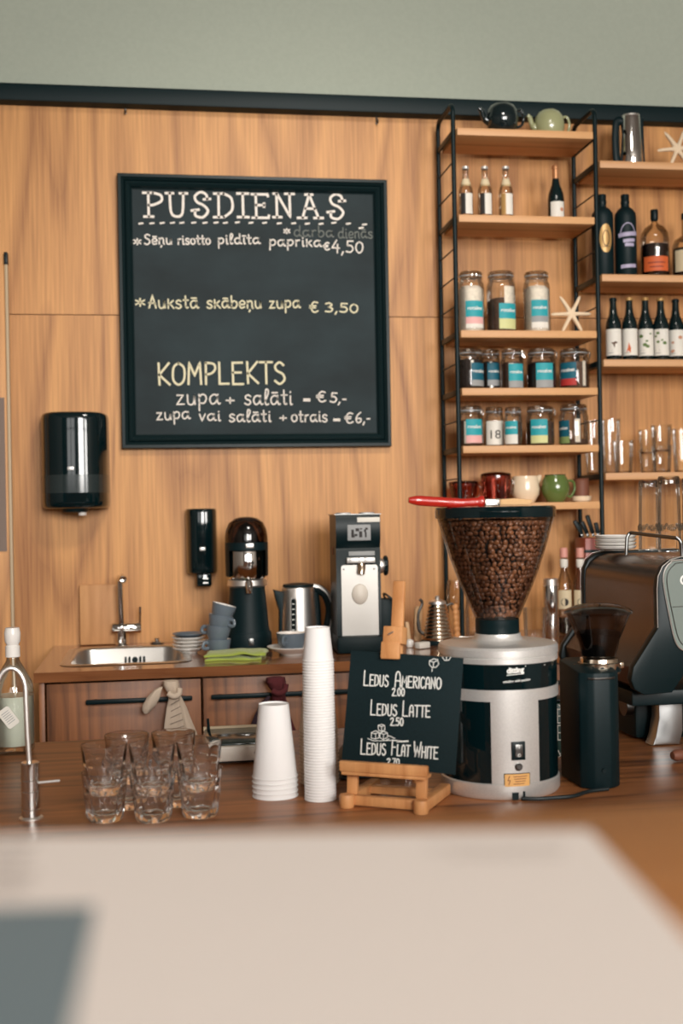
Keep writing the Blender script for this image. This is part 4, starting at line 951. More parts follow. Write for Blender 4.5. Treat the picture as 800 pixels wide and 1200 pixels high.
jar(11, 615, 650, 475, 4.50, 'squat tea jar with teal and pale lime label', .62, 'mixtea', (622, 641), (491, 510, 519), ('teal', 'lime'), wire=1.1, fill2=(.6, 'powder', -.75, -.5))
jar(11, 654, 690, 473, 4.50, 'nearly empty clip jar with dark teal and olive label at the shelf end', .16, 'mixtea', (655, 667), (492, 511, 519), ('teal_dark', 'olive'), fill2=(.62, 'powder', -.25, .1), wire=.2)

# ---------------------------------------------------------------- starfish
def starfish(px, py, R_px, Y, label, rot, ybot):
    p = onY(px, py, Y); k = mpp(p); R = R_px * k
    bm_ = bmesh.new(); n = 6; ring = []
    front = []; back = []; mid = []
    ctrf = bm_.verts.new((0, -.014, 0)); ctrb = bm_.verts.new((0, .008, 0))
    pts = []
    for i in range(n):
        a = rot + 2 * PI * i / n
        for da, rr, d in ((-PI / n, .2, 1), (-.18, .45, .9), (-.08, .9, .6), (0, 1.0, .4), (.08, .9, .6), (.18, .45, .9)):
            pts.append((R * rr * math.cos(a + da), R * rr * math.sin(a + da), d))
    m_ = [bm_.verts.new((x, 0, z)) for x, z, d in pts]
    f_ = [bm_.verts.new((x * .82, -.011 * d, z * .82)) for x, z, d in pts]
    b_ = [bm_.verts.new((x * .85, .007 * d, z * .85)) for x, z, d in pts]
    N = len(pts)
    for i in range(N):
        j = (i + 1) % N
        bm_.faces.new([m_[i], m_[j], f_[j], f_[i]]); bm_.faces.new([m_[j], m_[i], b_[i], b_[j]])
        bm_.faces.new([f_[i], f_[j], ctrf]); bm_.faces.new([b_[j], b_[i], ctrb])
    bmesh.ops.recalc_face_normals(bm_, faces=bm_.faces)
    q = B(); q.bm.free(); q.bm = bm_; o = q.obj('starfish', 'star', sharp=1.2)
    low = min(v.co.z for v in o.data.vertices); o.location = (p.x, Y, ybot - low + .001); o.rotation_euler = (-.06, 0, 0)
    tag(o, label, 'starfish'); return o
starfish(669, 370, 25, 4.46, 'pale dried starfish standing beside the tall tea jars', 0.02, ZS(7))
starfish(793, 177, 25, 4.48, 'tan dried starfish on the upper right shelf beside the steel jug', .1, ZS(1))

# ---------------------------------------------------------------- bottles on the left bay
for px, lab_ in ((545.5, 'clear bottle with white label, nearest the left ladder'), (568, 'clear bottle with white label, middle of the three'), (592.5, 'clear bottle with white label, next to the gap beside the wine bottle')):
    Y = 4.50; p = on_shelf(3, px, Y, 225); k = mpp(p); h = onY(px, 195, Y).z - p.z; R = 8.6 * k
    t = T('lemonade_bottle', lab_, 'bottle', p, group='clear bottles on the second shelf')
    B().lathe([(0, .006), (R * .85, .003), (R, .01), (R, h * .5), (R * .93, h * .58), (R * .5, h * .74), (R * .42, h * .8), (R * .42, h * .95)], 28).obj('bottle_glass', 'pale_glass', t)
    B().lathe([(R * .43, h * .985), (R * .47, h * .99), (R * .5, h * .95), (R * .44, h * .94)][::-1] + [(0, h)], 20).obj('crown_cap', 'silver', t)
    fn = cyl_fn(R, 0, -.2, .0006); lb = B().patch(-R * .1, R * .95, h * .1, h * .48, fn, 8).obj('label', 'whitelab', t)
    B().patch(-R * .75, -R * .1, h * .1, h * .48, fn, 8).obj('label_band', 'dark_ink' if px < 580 else 'goldlab', lb)
    B().lathe([(R * .5, h * .66), (R * .74, h * .62), (R * .73, h * .655), (R * .49, h * .76)], 20, a0=-1.2, a1=1.2).obj('neck_label', 'creamlab', t)
px = 651; p = on_shelf(3, px, 4.50, 225); k = mpp(p); h = onY(px, 194, 4.5).z - p.z; R = 9.6 * k
t = T('wine_bottle', 'small dark wine bottle with copper foil neck and white label', 'bottle', p)
B().lathe([(0, .004), (R * .9, .0), (R, .008), (R, h * .4), (R * .9, h * .5), (R * .5, h * .66), (R * .37, h * .78), (R * .36, h * .9), (0, h * .9)], 28).obj('bottle_glass', 'bottle_black', t)
B().lathe([(R * .39, h * .76), (R * .38, h * .92), (R * .43, h * .93), (R * .43, h * .985), (R * .36, h), (0, h)], 22).obj('foil', 'foil', t)
fn = cyl_fn(R, 0, -.1, .0007); lb = B().patch(-R * .9, R * .9, h * .06, h * .34, fn, 10).obj('label', 'whitelab', t)
fn2 = cyl_fn(R, 0, -.1, .0013); B().disc(fn2, R * .5, h * .2, R * .25, R * .25, 2, 14).obj('label_print', 'rosy', lb)

# ---------------------------------------------------------------- teapots on the top shelf
def teapot(px, hw, yt, yb, Y, label, m, i=0):
    p = on_shelf(i, px, Y, (yt + yb) / 2); k = mpp(p); R = hw * k; h = onY(px, yt, Y).z - p.z
    t = T('teapot', label, 'teapot', p)
    B().lathe([(0, .002), (R * .62, .0), (R * .7, .004), (R * .92, h * .2), (R, h * .45), (R * .93, h * .72), (R * .72, h * .88), (R * .56, h * .92), (0, h * .92)], 32).obj('body', m, t)
    lo = B().lathe([(R * .58, h * .915), (R * .52, h * .945), (R * .25, h * .965), (R * .14, h * .97), (R * .2, h * .99), (R * .12, h), (0, h)], 24).obj('lid', m, t)
    B().tube(smooth([(-R * .8, 0, h * .35), (-R * 1.15, 0, h * .5), (-R * 1.3, 0, h * .72), (-R * 1.45, 0, h * .8)], 5), [R * .24] * 5 + [R * .17] * 6 + [R * .13] * 5, 12).obj('spout', m, t)
    B().tube(smooth([(R * .78, 0, h * .72), (R * 1.2, 0, h * .78), (R * 1.38, 0, h * .55), (R * 1.25, 0, h * .3), (R * .85, 0, h * .2)], 6), R * .085, 10).obj('handle', m, t)
teapot(588, 19, 120.5, 150, 4.46, 'glossy black teapot on the top shelf', 'teapot_black')
teapot(643, 18, 128.5, 153, 4.53, 'pale green teapot on the top shelf', 'teapot_green')

# ---------------------------------------------------------------- lowest shelf: cups, pitcher, pots
def red_cup(px, hw, yt, label, taper):
    Y = 4.53; p = on_shelf(13, px, Y, 575); k = mpp(p); R = hw * k; h = onY(px, yt, Y).z - p.z
    t = T('red_glass_pot', label, 'glass pot', p, group='red glass pots on the lowest shelf')
    pr = [(0, .004), (R * taper, .003)]
    for j in range(9):
        v = j / 8; pr.append((R * (taper + (1 - taper) * v ** .7) * (1 + .018 * math.sin(v * 18)), .006 + (h * .86) * v))
    B().lathe(pr, 36).obj('glass_body', 'red_glass', t)
    B().lathe([(R * .98, h * .88), (R * 1.0, h * .9), (R * .92, h * .95), (R * .5, h * .99), (0, h)], 32).obj('lid', 'amber_glass', t)
    B().tube(smooth([(R * .92, -.004, h * .8), (R * 1.22, -.004, h * .76), (R * 1.2, -.004, h * .35), (R * .88, -.004, h * .25)], 5), .004, 8, Matrix.Rotation(-.7, 4, 'Z')).obj('handle', 'pale_glass', t)
red_cup(543, 17.5, 563, 'red glass pot behind the left ladder post', .72)
red_cup(581, 18, 553, 'red glass pot beside the cream pitcher', .86)
Y = 4.5; p = on_shelf(13, 615.5, Y, 575); k = mpp(p); R = 16.5 * k; h = onY(615, 558, Y).z - p.z
t = T('milk_pitcher', 'round cream coloured milk pitcher on the lowest shelf', 'pitcher', p)
B().lathe([(0, .003), (R * .6, 0), (R * .66, .004), (R * .95, h * .3), (R, h * .5), (R * .93, h * .78), (R * .88, h * .97), (R * .84, h), (R * .8, h * .97), (R * .86, h * .6), (R * .5, .012), (0, .01)], 36).obj('body', 'pitcher', t)
B().tube([(R * .72, 0, h * .8), (R * 1.0, 0, h * .93), (R * 1.16, 0, h * 1.02)], [R * .36, R * .22, R * .07], 14).obj('spout', 'pitcher', t)
B().tube(smooth([(-R * .85, 0, h * .85), (-R * 1.2, 0, h * .8), (-R * 1.15, 0, h * .4), (-R * .92, 0, h * .3)], 5), R * .1, 8, Matrix.Rotation(-.9, 4, 'Z')).obj('handle', 'pitcher', t)
p = on_shelf(13, 650.5, Y, 575); R = 17 * k; h = onY(650, 556.5, Y).z - p.z
t = T('tea_mug', 'round glossy green mug on the lowest shelf', 'mug', p)
B().lathe([(0, .003), (R * .55, 0), (R * .62, .003), (R * .93, h * .3), (R, h * .5), (R * .9, h * .8), (R * .72, h * .96), (R * .7, h), (R * .64, h * .97), (R * .8, h * .6), (R * .4, .012), (0, .01)], 36).obj('body', 'pot_green', t)
B().lathe([(R * .71, h * .985), (R * .74, h * 1.01), (R * .66, h * 1.012), (R * .63, h * .985)], 30).obj('rim', 'black', t)
B().tube(smooth([(R * .85, 0, h * .78), (R * 1.3, 0, h * .74), (R * 1.38, 0, h * .45), (R * 1.1, 0, h * .2), (R * .88, 0, h * .22)], 6), R * .09, 10).obj('handle', 'pot_green', t)
p = on_shelf(13, 681, 4.52, 585); k = mpp(p)
t = T('small_dish', 'small cream dish beneath the brown clay pot at the shelf end', 'dish', p)
dh = 6.5 * k
B().lathe([(0, .003), (8 * k, 0), (11 * k, .004), (12.2 * k, dh), (11.6 * k, dh), (10 * k, .008), (0, .007)], 32).obj('bowl', 'pitcher', t)
B().lathe([(7.5 * k, .001), (8.5 * k, -.0005), (9.0 * k, .003), (8 * k, .003)], 28).obj('foot_ring', 'pitcher', t)
t = T('clay_pot', 'small brown clay pot standing in the cream dish', 'pot', (p.x, p.y, p.z + .0085))
pr = [(0, .002), (7.5 * k, 0)]
for j in range(5): pr += [(9.0 * k, .004 + j * 4.6 * k), (9.4 * k, .004 + (j + .5) * 4.6 * k)]
pr += [(8.2 * k, .004 + 23 * k), (7.6 * k, .004 + 22 * k), (7.4 * k, .03), (0, .03)]
B().lathe(pr, 28).obj('body', 'pot_brown', t)
B().lathe([(9.0 * k, 23 * k), (9.5 * k, 24.2 * k), (8.4 * k, 24.6 * k), (7.8 * k, 23 * k)], 28).obj('rim', 'pot_brown', t)

# ---------------------------------------------------------------- right bay
Y = 4.5; p = on_shelf(1, 739, Y, 165); k = mpp(p); h = onY(738, 133, Y).z - p.z
t = T('coffee_jug', 'polished steel coffee jug with black handle on the upper right shelf', 'jug', p)
B().lathe([(0, .002), (13.5 * k, 0), (14 * k, .004), (13.2 * k, h * .3), (11.4 * k, h * .86), (10.8 * k, h * .93), (0, h * .93)], 40).obj('body', 'chrome', t)
B().lathe([(10.8 * k, h * .93), (10.5 * k, h * .96), (4 * k, h * .975), (1.5 * k, h * .98), (2.2 * k, h), (0, h)], 28).obj('lid', 'steel', t)
q = B(); q.tube(smooth([(-10 * k, 0, h * .86), (-17 * k, 0, h * .84), (-19 * k, 0, h * .5), (-17 * k, 0, h * .08), (-11 * k, 0, h * .06)], 6), 2.8 * k, 10, flat=1.6); q.obj('handle', 'black', t)
q = B(); q.prism([(10 * k, h * .88), (14.5 * k, h * .92), (16 * k, h * .02), (12 * k, h * .02)], -.012, .012, bev=.003); q.obj('dark_side_reflection', 'black', t)  # black wedge painted in for the dark reflection down the steel side
def spirit(px, hw, yt, label, prof, m, Y=4.5, i=5):
    p = on_shelf(i, px, Y, 290); k = mpp(p); h = onY(px, yt, Y).z - p.z; R = hw * k
    t = T('spirit_bottle', label, 'bottle', p)
    B().lathe([(r * R, z * h) for r, z in prof], 36).obj('bottle_glass', m, t)
    return t, R, h
clay = [(0, .01), (.92, 0), (1, .015), (1, .72), (.94, .775), (.7, .82), (.4, .85), (.36, .9)]
sh = -.3
for px, lab_, gold in ((706, 'black clay spirit bottle with gold label beside the ladder post', True), (733, 'black clay spirit bottle with violet label', False)):
    t, R, h = spirit(px, 12.6, 228.5, lab_, clay, 'black_matte')
    B().lathe([(.34 * R, .86 * h), (.42 * R, .9 * h), (.42 * R, .92 * h), (.38 * R, .93 * h), (.4 * R, .985 * h), (.36 * R, h), (0, h)], 24).obj('stopper', 'black', t)
    fn = cyl_fn(R, 0, sh + (.25 if gold else .15), .0006)
    if gold:
        lb = B().disc(fn, 0, h * .46, R * .6, h * .17).obj('label', 'goldlab', t)
        fn2 = cyl_fn(R, 0, sh + .25, .0012); q = B(); q.ribbon([[(R * .3 * math.cos(a), h * (.46 + .09 * math.sin(a))) for a in [2 * PI * j / 18 for j in range(19)]], [(-R * .3, h * .36), (R * .3, h * .36)]], .003, fn2); q.obj('label_print', 'dark_ink', lb)
    else:
        q = B(); q.ribbon([[(R * .75 * math.cos(a), h * (.47 + .17 * math.sin(a))) for a in [PI * (.12 + .76 * j / 14) for j in range(15)]]], .004, fn)
        q.ribbon([[(-R * .8, h * .5), (R * .85, h * .52)]], .016, fn); q.ribbon([[(-R * .35, h * .43), (R * .55, h * .44)], [(-R * .2, h * .385), (R * .45, h * .385)]], .013, fn)
        q.ribbon([[(-R * .6, h * .13), (R * .7, h * .14)]], .014, fn); q.obj('label', 'violet', t)
t, R, h = spirit(767, 16.5, 246, 'round shouldered whisky bottle with orange label', [(0, .02), (.9, .0), (1, .03), (1, .58), (.94, .66), (.7, .74), (.3, .79), (.2, .82), (.2, .9)], 'pale_glass')
B().lathe([(0, .03 * h), (.86 * R, .03 * h), (.95 * R, .06 * h), (.95 * R, .49 * h), (0, .49 * h)], 32).obj('whisky', 'liquid', t)
B().lathe([(.22 * R, .84 * h), (.27 * R, .86 * h), (.28 * R, .98 * h), (.24 * R, h), (0, h)], 20).obj('stopper', 'black', t)
fn = cyl_fn(R, 0, -.3, .0008); lb = B().patch(-R * .95, R * .95, .09 * h, .3 * h, fn, 12).obj('label', 'orange', t)
fn2 = cyl_fn(R, 0, -.3, .0014); B().ribbon([[(-R * .6, .21 * h), (R * .6, .21 * h)], [(-R * .45, .15 * h), (R * .45, .15 * h)]], .004, fn2).obj('label_print', 'warn_red', lb)
t, R, h = spirit(804, 16.5, 250, 'whisky bottle with gold neck cut by the photo edge', [(0, .02), (.9, .0), (1, .03), (1, .5), (.8, .6), (.35, .66), (.26, .7), (.25, .92)], 'pale_glass')
B().lathe([(0, .03 * h), (.86 * R, .03 * h), (.95 * R, .06 * h), (.95 * R, .46 * h), (0, .46 * h)], 32).obj('whisky', 'liquid', t)
B().lathe([(.27 * R, .68 * h), (.3 * R, .7 * h), (.29 * R, .9 * h), (.27 * R, .9 * h)], 20).obj('neck_foil', 'goldlab', t)
B().lathe([(.29 * R, .9 * h), (.33 * R, .905 * h), (.33 * R, .99 * h), (.28 * R, h), (0, h)], 20).obj('stopper', 'black', t)
fn = cyl_fn(R, 0, -.25, .0008); B().patch(-R * 1.05, R * .9, .1 * h, .42 * h, fn, 12).obj('label', 'creamlab', t)

beer = [(718.5, 349, False, 'beer bottle with grey brown bird label, nearest the ladder post', 'mixtea'), (737.3, 348.5, True, 'beer bottle with orange figure on white label, second from the post', 'orange'),
        (756, 348.5, True, 'beer bottle with small green sprig label, third from the post', 'leafgreen'), (774, 349, True, 'beer bottle with large green leaf label, fourth from the post', 'leafgreen'), (791.5, 350.5, False, 'beer bottle with rosy flower label near the photo edge', 'rosy'), (809, 351, False, 'beer bottle cut off by the right photo edge', 'leafgreen')]
for n_, (px, yt, cap, lab_, pm) in enumerate(beer):
    Y = 4.49 + (.012 if n_ in (2, 4) else 0); p = on_shelf(8, px, Y, 385); k = mpp(p); h = onY(px, yt, Y).z - p.z; R = 9.0 * k
    t = T('beer_bottle', lab_, 'bottle', p, group='white labelled beer bottles')
    B().lathe([(0, .004), (R * .88, 0), (R, .007), (R, h * .56), (R * .92, h * .62), (R * .55, h * .74), (R * .45, h * .84), (R * .42, h * .95), (0, h * .95)], 28).obj('bottle_glass', 'bottle_black', t)
    B().lathe([(R * .46, h * .945), (R * .5, h * .95), (R * .46, h * .99), (R * .3, h), (0, h)], 20, mod=lambda a, z, r: 1 + .03 * math.cos(21 * a)).obj('crown_cap', 'goldlab' if cap else 'black', t)
    sh = -PSI - math.atan((px - 400) / F)
    fn = cyl_fn(R, 0, sh, .0007); fn2 = cyl_fn(R, 0, sh, .0013)
    lb = B().patch(-R * 1.25, R * 1.25, h * .09, h * .5, fn, 12).obj('label', 'whitelab', t)
    rg = random.Random(n_); q = B()
    if n_ == 0: q.poly([fn2(x * R, z * h) for x, z in ((-.35, .29), (-.05, .26), (.1, .2), (.2, .27), (.55, .28), (.25, .31), (.0, .29))])
    elif n_ == 1: q.poly([fn2(x * R, z * h) for x, z in ((-.45, .14), (.1, .13), (.15, .2), (-.1, .29), (-.25, .2))])
    else:
        for a, bz, s_ in [(rg.uniform(-.7, .7), rg.uniform(.14, .44), rg.uniform(.14, .34)) for _ in range(5)]: q.poly([fn2(a * R + s_ * R * math.cos(w), bz * h + s_ * R * .8 * math.sin(w)) for w in [2 * PI * j / 10 for j in range(10)]])
    q.obj('label_print', pm, lb)
    q = B(); q.ribbon([[(-R * .7, h * .13), (-R * .1, h * .13)], [(-R * .7, h * .17), (-R * .2, h * .17)]], .003, fn2); q.obj('label_text', 'greylab', lb)
# drinking glasses on the lowest right shelf
def shelf_glass(px, hw, yt, Y, label, lift=0.0, flutes=12, h=None):
    p = on_shelf(12, px, Y, 530); k = mpp(p); hh = h or (onY(px, yt, Y).z - p.z - lift)
    t = tumbler_simple('drinking_glass', label, (p.x, p.y, p.z + lift), hw * k, hh, flutes=flutes, group='clear glasses on the lowest right shelf')
    return hh
shelf_glass(694.5, 9.5, 492, 4.592, 'clear fluted glass seen through the ladder, left of its front post')
shelf_glass(716, 11, 491, 4.57, 'tall clear glass just right of the ladder post')
shelf_glass(730, 12, 516, 4.49, 'short clear glass in front of the tall one by the post')
h_ = shelf_glass(759, 10.5, 526, 4.56, 'lower glass of the rear stacked pair'); shelf_glass(759, 10.5, 0, 4.56, 'upper glass of the rear stacked pair', lift=.078, h=h_)
h_ = shelf_glass(775, 12, 522, 4.475, 'lower glass of the front stacked pair'); shelf_glass(775, 12, 0, 4.475, 'upper glass of the front stacked pair', lift=.082, h=h_)
shelf_glass(800.5, 13, 502, 4.5, 'wide clear glass at the right photo edge')

# ================================================================ towels on the cabinet handles
def tied_towel(name, label, px, pyh, secs, tail, knot, m, m2, Y):
    p = onY(px, pyh, Y); k = mpp(p)
    t = T(name, label, 'towel', p)
    fold = lambda a, v: 1 + (.13 * math.sin(5 * a + 2 * v) + .06 * math.sin(9 * a)) * min(1, v * 1.6)
    sc = [((x - px) * k, .001 * i, (pyh - y) * k, w * k, dth) for i, (x, y, w, dth) in enumerate(secs)]
    B().loft(sc[::-1], 36, mod=lambda a, v: fold(a, 1 - v)).obj('hanging_end', m, t)
    st = [((x - px) * k, yy, (pyh - y) * k, w * k, d) for x, y, w, d, yy in tail]
    B().loft(st[::-1], 24, mod=lambda a, v: 1 + .12 * math.sin(4 * a + 5 * v)).obj('loose_end', m2, t)
    B().tube(smooth([((x - px) * k, yy, (pyh - y) * k) for x, y, yy in knot], 6), 3.4 * k, 12).obj('knot', m, t)
    return t, k
Yh = yf - .044
t, k = tied_towel('linen_towel', 'striped beige linen towel tied around the left cabinet handle', 205, 802,
    [(200, 796.8, 6, .012), (200, 798, 9, .022), (200.5, 803, 9.5, .026), (202, 809, 8, .024), (203.5, 813.5, 5.5, .018), (204.5, 819, 7.5, .02), (205.5, 830, 11, .026), (207, 845, 14.5, .03), (209, 860, 18, .032), (210, 872, 20, .03)],
    [(189, 804, 2, .008, -.01), (185, 807, 4.5, .012, -.014), (180, 815, 7, .014, -.014), (175, 824, 7.2, .014, -.012), (172, 830, 5, .012, -.01), (171, 834, 2, .006, -.01)],
    [(197, 811, -.024), (203, 814.5, -.03), (209, 812, -.026), (210, 806, -.02)], 'linen', 'linen', Yh)
q = B()
for i in range(6):
    y0 = 824 + i * 7.5; w = 9 + i * 1.7
    yy = -.029 - .0032 * i * .4
    q.ribbon([[((205 + i * .5 - 205 + w * (j / 5 - .55)) * k, (802 - (y0 - (j / 5) * 5)) * k) for j in range(6)]], .0022, lambda u, v: (u, yy, v))
q.obj('towel_stripes', 'stripe', t)
t2, k = tied_towel('maroon_towel', 'dark maroon towel knotted around the right cabinet handle', 323, 797,
    [(323, 792.8, 7, .012), (323, 794, 11, .022), (323, 799, 11.5, .028), (325, 805, 10, .026), (326, 811, 7, .02), (326, 820, 8, .022), (326, 832, 10, .026), (326, 846, 14, .03), (326, 862, 19, .03), (326, 875, 21, .03)],
    [(314, 815, 2, .008, -.012), (309, 822, 4, .012, -.014), (304, 836, 6.5, .014, -.012), (299, 850, 7, .014, -.01), (297, 860, 6, .012, -.01), (296, 868, 3, .008, -.01)],
    [(318, 808, -.026), (325, 811, -.032), (332, 808, -.028), (334, 801, -.022)], 'maroon', 'maroon_dark', Yh)

# ================================================================ near counter
NX0, NX1, NY0, NY1 = -2.6, 3.2, 1.70, 2.90
t = T('counter', 'brown stave wood counter carrying the grinders, paper cups and tumblers', 'counter', ((NX0 + NX1) / 2, (NY0 + NY1) / 2, 0))
B().box((0, 0, ZN - .02), (NX1 - NX0, NY1 - NY0, .04), .003).obj('worktop_slab', 'counter', t)
B().box((0, 0, .475), (NX1 - NX0 - .1, NY1 - NY0 - .12, .788), .003).obj('carcass', 'shelf', t); B().box((0, .02, .04), (NX1 - NX0 - .2, NY1 - NY0 - .26, .08)).obj('plinth', 'black', t)
def on_counter(x, y):
    return onZ(x, y, ZN)
# beverage tap
p = on_counter(36.5, 959); k = mpp(p); Z = lambda y: (959 - y) * k
t = T('water_tap', 'brushed steel gooseneck water tap at the left of the counter', 'tap', (p.x, p.y, ZN))
B().lathe([(0, 0), (14 * k, 0), (14 * k, 1.5 * k), (10.8 * k, 3 * k), (0, 3 * k)], 32).obj('base_ring', 'steel', t)
q = B(); q.lathe([(0, 2.5 * k), (10.6 * k, 2.5 * k), (10.6 * k, Z(948)), (10.0 * k, Z(947.4)), (10.0 * k, Z(946.4)), (10.6 * k, Z(946)), (10.6 * k, Z(927)), (10.2 * k, Z(926.5)), (10.6 * k, Z(926)), (10.6 * k, Z(914)), (10.2 * k, Z(913.5)), (10.6 * k, Z(913)), (10.6 * k, Z(894)), (10 * k, Z(893)), (0, Z(893))], 32); q.obj('valve_body', 'chrome', t, sharp=.4)
sp = [(-1 * k, 0, Z(893)), (-2.5 * k, 0, Z(860)), (-3.5 * k, 0, Z(820))] + [(-20 * k + 16.5 * k * math.cos(a), 0, Z(810) + 28 * k * math.sin(a)) for a in [PI * j / 12 for j in range(13)]] + [(-38 * k, 0, Z(850))]
B().tube(sp, 3.1 * k, 14).obj('spout', 'steel', t)
B().lathe([(0, 0), (3.6 * k, 0), (3.6 * k, 8 * k), (0, 8 * k)], 16, Matrix.Translation((-38 * k, 0, Z(853)))).obj('spout_tip', 'black', t)
B().tube([(9 * k, -3 * k, Z(917)), (34 * k, -5 * k, Z(915.5))], 1.5 * k, 10).obj('lever', 'silver', t)
# soap bottle with tag
p = on_counter(17, 881); k = mpp(p); Z = lambda y: (881 - y) * k; R = 23.5 * k
t = T('pump_bottle', 'clear bottle of pale blue liquid with white cap behind the water tap', 'bottle', (p.x, p.y, ZN + .001))
B().lathe([(0, .004), (R * .9, .0), (R, .008), (R, Z(812)), (R * .93, Z(800)), (R * .55, Z(783)), (8 * k, Z(775)), (7 * k, Z(770))], 32).obj('bottle_body', 'pale_glass', t)
B().lathe([(0, Z(872)), (R * .95, Z(872)), (R * .97, Z(870)), (R * .97, Z(815)), (0, Z(815))], 32).obj('liquid', mat('pale blue liquid', srgb(206, 220, 218), .2), t)
B().lathe([(0, Z(770)), (8.5 * k, Z(770)), (8.5 * k, Z(758)), (7 * k, Z(756)), (9 * k, Z(752)), (9.5 * k, Z(742)), (8 * k, Z(736)), (0, Z(735))], 28).obj('pump_cap', 'white', t)
B().tube([(0, 0, Z(770)), (2 * k, 0, Z(815))], 1.2 * k, 8).obj('dip_tube', 'white', t)
mx = Matrix.Translation((-3 * k, -R - .003, Z(837))) @ Matrix.Rotation(-.62, 4, 'Y')
tg = B().prism(rrect(15 * k, 24 * k, 3 * k, 4), -.0015, .0015, mx).obj('paper_tag', 'whitelab', t)
q = B(); q.ribbon([[(-4.5 * k, (7 - 2.6 * j) * k), (4.5 * k, (7 - 2.6 * j) * k)] for j in range(6)], .7 * k, lambda u, v: mx @ Vector((u, -.0021, v))); q.obj('tag_print', 'greylab', tg)

# ---------------------------------------------------------------- stacked tumblers
def tumbler(t, R, h):
    rb = R * .745
    ro = lambda z: rb + (R - rb) * (z / h) ** .9
    md = lambda a, z, r: (1 + (.018 - .06 * abs(math.cos(4.5 * a))) * (1 if .006 < z < h * .6 else 0)) if r > rb * .965 and z > .003 else 1
    outer = [(0, .0012), (rb * .8, .0006), (rb * .93, 0), (rb * .98, .003)] + [(ro(z), z) for z in (.007, .014, h * .25, h * .36, h * .46, h * .54)] + [(ro(h * .57) * 1.0, h * .57), (ro(h * .615) * 1.015, h * .615), (ro(h * .66), h * .66), (ro(h * .85), h * .85), (R, h)]
    inner = [(R - .0009, h + .0007), (R - .0019, h), (ro(h * .8) - .0024, h * .8), (ro(h * .58) - .0040, h * .58), (ro(h * .3) - .0044, h * .3), (ro(.018) - .0065, .018), (rb * .6, .0135), (0, .0125)]
    return B().lathe(outer + inner, 72, mod=md)
stacks = [(123.5, 961, 28, 'front left', 874), (179.5, 961, 28.5, 'front middle', 874), (234.5, 956, 27, 'front right', 871), (150, 946, 26, 'rear left', 864), (204.5, 943, 26, 'rear right', 862)]
names = {'front left': ('lower glass of the leftmost front tumbler stack', 'upper glass of the leftmost front tumbler stack'), 'front middle': ('lower glass of the middle front tumbler stack', 'upper glass of the middle front tumbler stack'),
         'front right': ('lower glass of the tumbler stack nearest the white device', 'upper glass of the tumbler stack nearest the white device'), 'rear left': ('lower glass of the rear tumbler stack nearer the tap', 'upper glass of the rear tumbler stack nearer the tap'),
         'rear right': ('lower glass of the rear tumbler stack nearer the white device', 'upper glass of the rear tumbler stack nearer the white device')}
mesh0 = None
for px, py, rp, nm, yt in stacks:
    p = on_counter(px, py); k = mpp(p); R = .0405; h = .084
    pitch = max((py - yt) * k - h, .0478)
    for u in range(2):
        o = tumbler(None, R, h).obj('tumbler', 'glass', sharp=.5) if mesh0 is None else bpy.data.objects.new('tumbler', mesh0)
        if mesh0 is None: mesh0 = o.data
        else: C.objects.link(o)
        o.location = (p.x, p.y, ZN + .0006 + u * pitch); o.rotation_euler = (0, 0, random.uniform(0, 1))
        tag(o, names[nm][u], 'glass', 'clear tumblers stacked on the counter')

# ---------------------------------------------------------------- white device with dark plate
p0, p1 = on_counter(243, 899), on_counter(330, 893)
k = mpp(p0); zt = onY(262, 877, p0.y).z; zt = max(zt, ZN + .03)
w = p1.x - p0.x
t = T('counter_scale', 'white flat scale with dark glass plate behind the large paper cups', 'scale', ((p0.x + p1.x) / 2, p0.y + .11, ZN + .001), rz=.0)
B().box((0, 0, (zt - ZN) / 2 + .003), (w, .2, zt - ZN - .004), .006).obj('body', 'device_white', t)
B().box((0, .0, zt - ZN + .0025), (w - .006, .185, .005), .002).obj('glass_plate', 'device_black', t)
B().box((0, .097, zt - ZN + .004), (w, .008, .012), .002).obj('rear_rim', 'edge', t)
B().box((0, 0, .002), (w - .03, .16, .004)).obj('foot', 'rubber', t)
B().lathe([(0, 0), (.004, 0), (.003, .002), (0, .002)], 12, Matrix.Translation((w / 2 - .055, -.1, .022)) @ Matrix.Rotation(PI / 2, 4, 'X')).obj('button', 'black', t)
B().tube([(-w / 2 + .012, .08, zt - ZN + .004), (-w / 2 + .01, .085, zt - ZN + .03)], .003, 8).obj('antenna', 'black', t)

# ---------------------------------------------------------------- paper cups
def paper_cup_mesh(Rr, Rt, h, m):
    q = B()
    out = lambda z: Rr - .0004 + (Rt - Rr + .0004) * (z - .0022) / (h - .0022)
    q.lathe([(out(.0022), .0022), (Rr + .0009, .0018), (Rr + .0013, .0009), (Rr + .0009, 0), (Rr - .0003, .0002), (out(.0026) - .00022, .0026), (out(h - .003) - .00022, h - .003), (0, h - .003)], 40)
    q.lathe([(out(.0022), .0022), (Rt, h), (Rt - .0006, h), (Rt - .0006, h - .0028), (0, h - .0028)], 40)
    return q
def cup_stack(px, py, Rp, Rtp, hp, pitch_px, n, m, label, name_lab, group):
    p = on_counter(px, py); k = mpp(p); Rr, Rt, h = Rp * k, Rtp * k, hp * k; me = None
    for i in range(n):
        if me is None: o = paper_cup_mesh(Rr - .0012, Rt, h, m).obj('paper_cup', m, sharp=.5); me = o.data
        else: o = bpy.data.objects.new('paper_cup', me); C.objects.link(o)
        o.location = (p.x + random.uniform(-.00003, .00003), p.y, ZN + .0005 + i * pitch_px * k)
        tag(o, name_lab(i, n), 'paper cup', group)
ORD = ['lowest', 'second lowest', 'third lowest', 'fourth lowest', 'fifth lowest', 'sixth lowest', 'seventh lowest', 'eighth lowest', 'ninth lowest', 'tenth lowest']
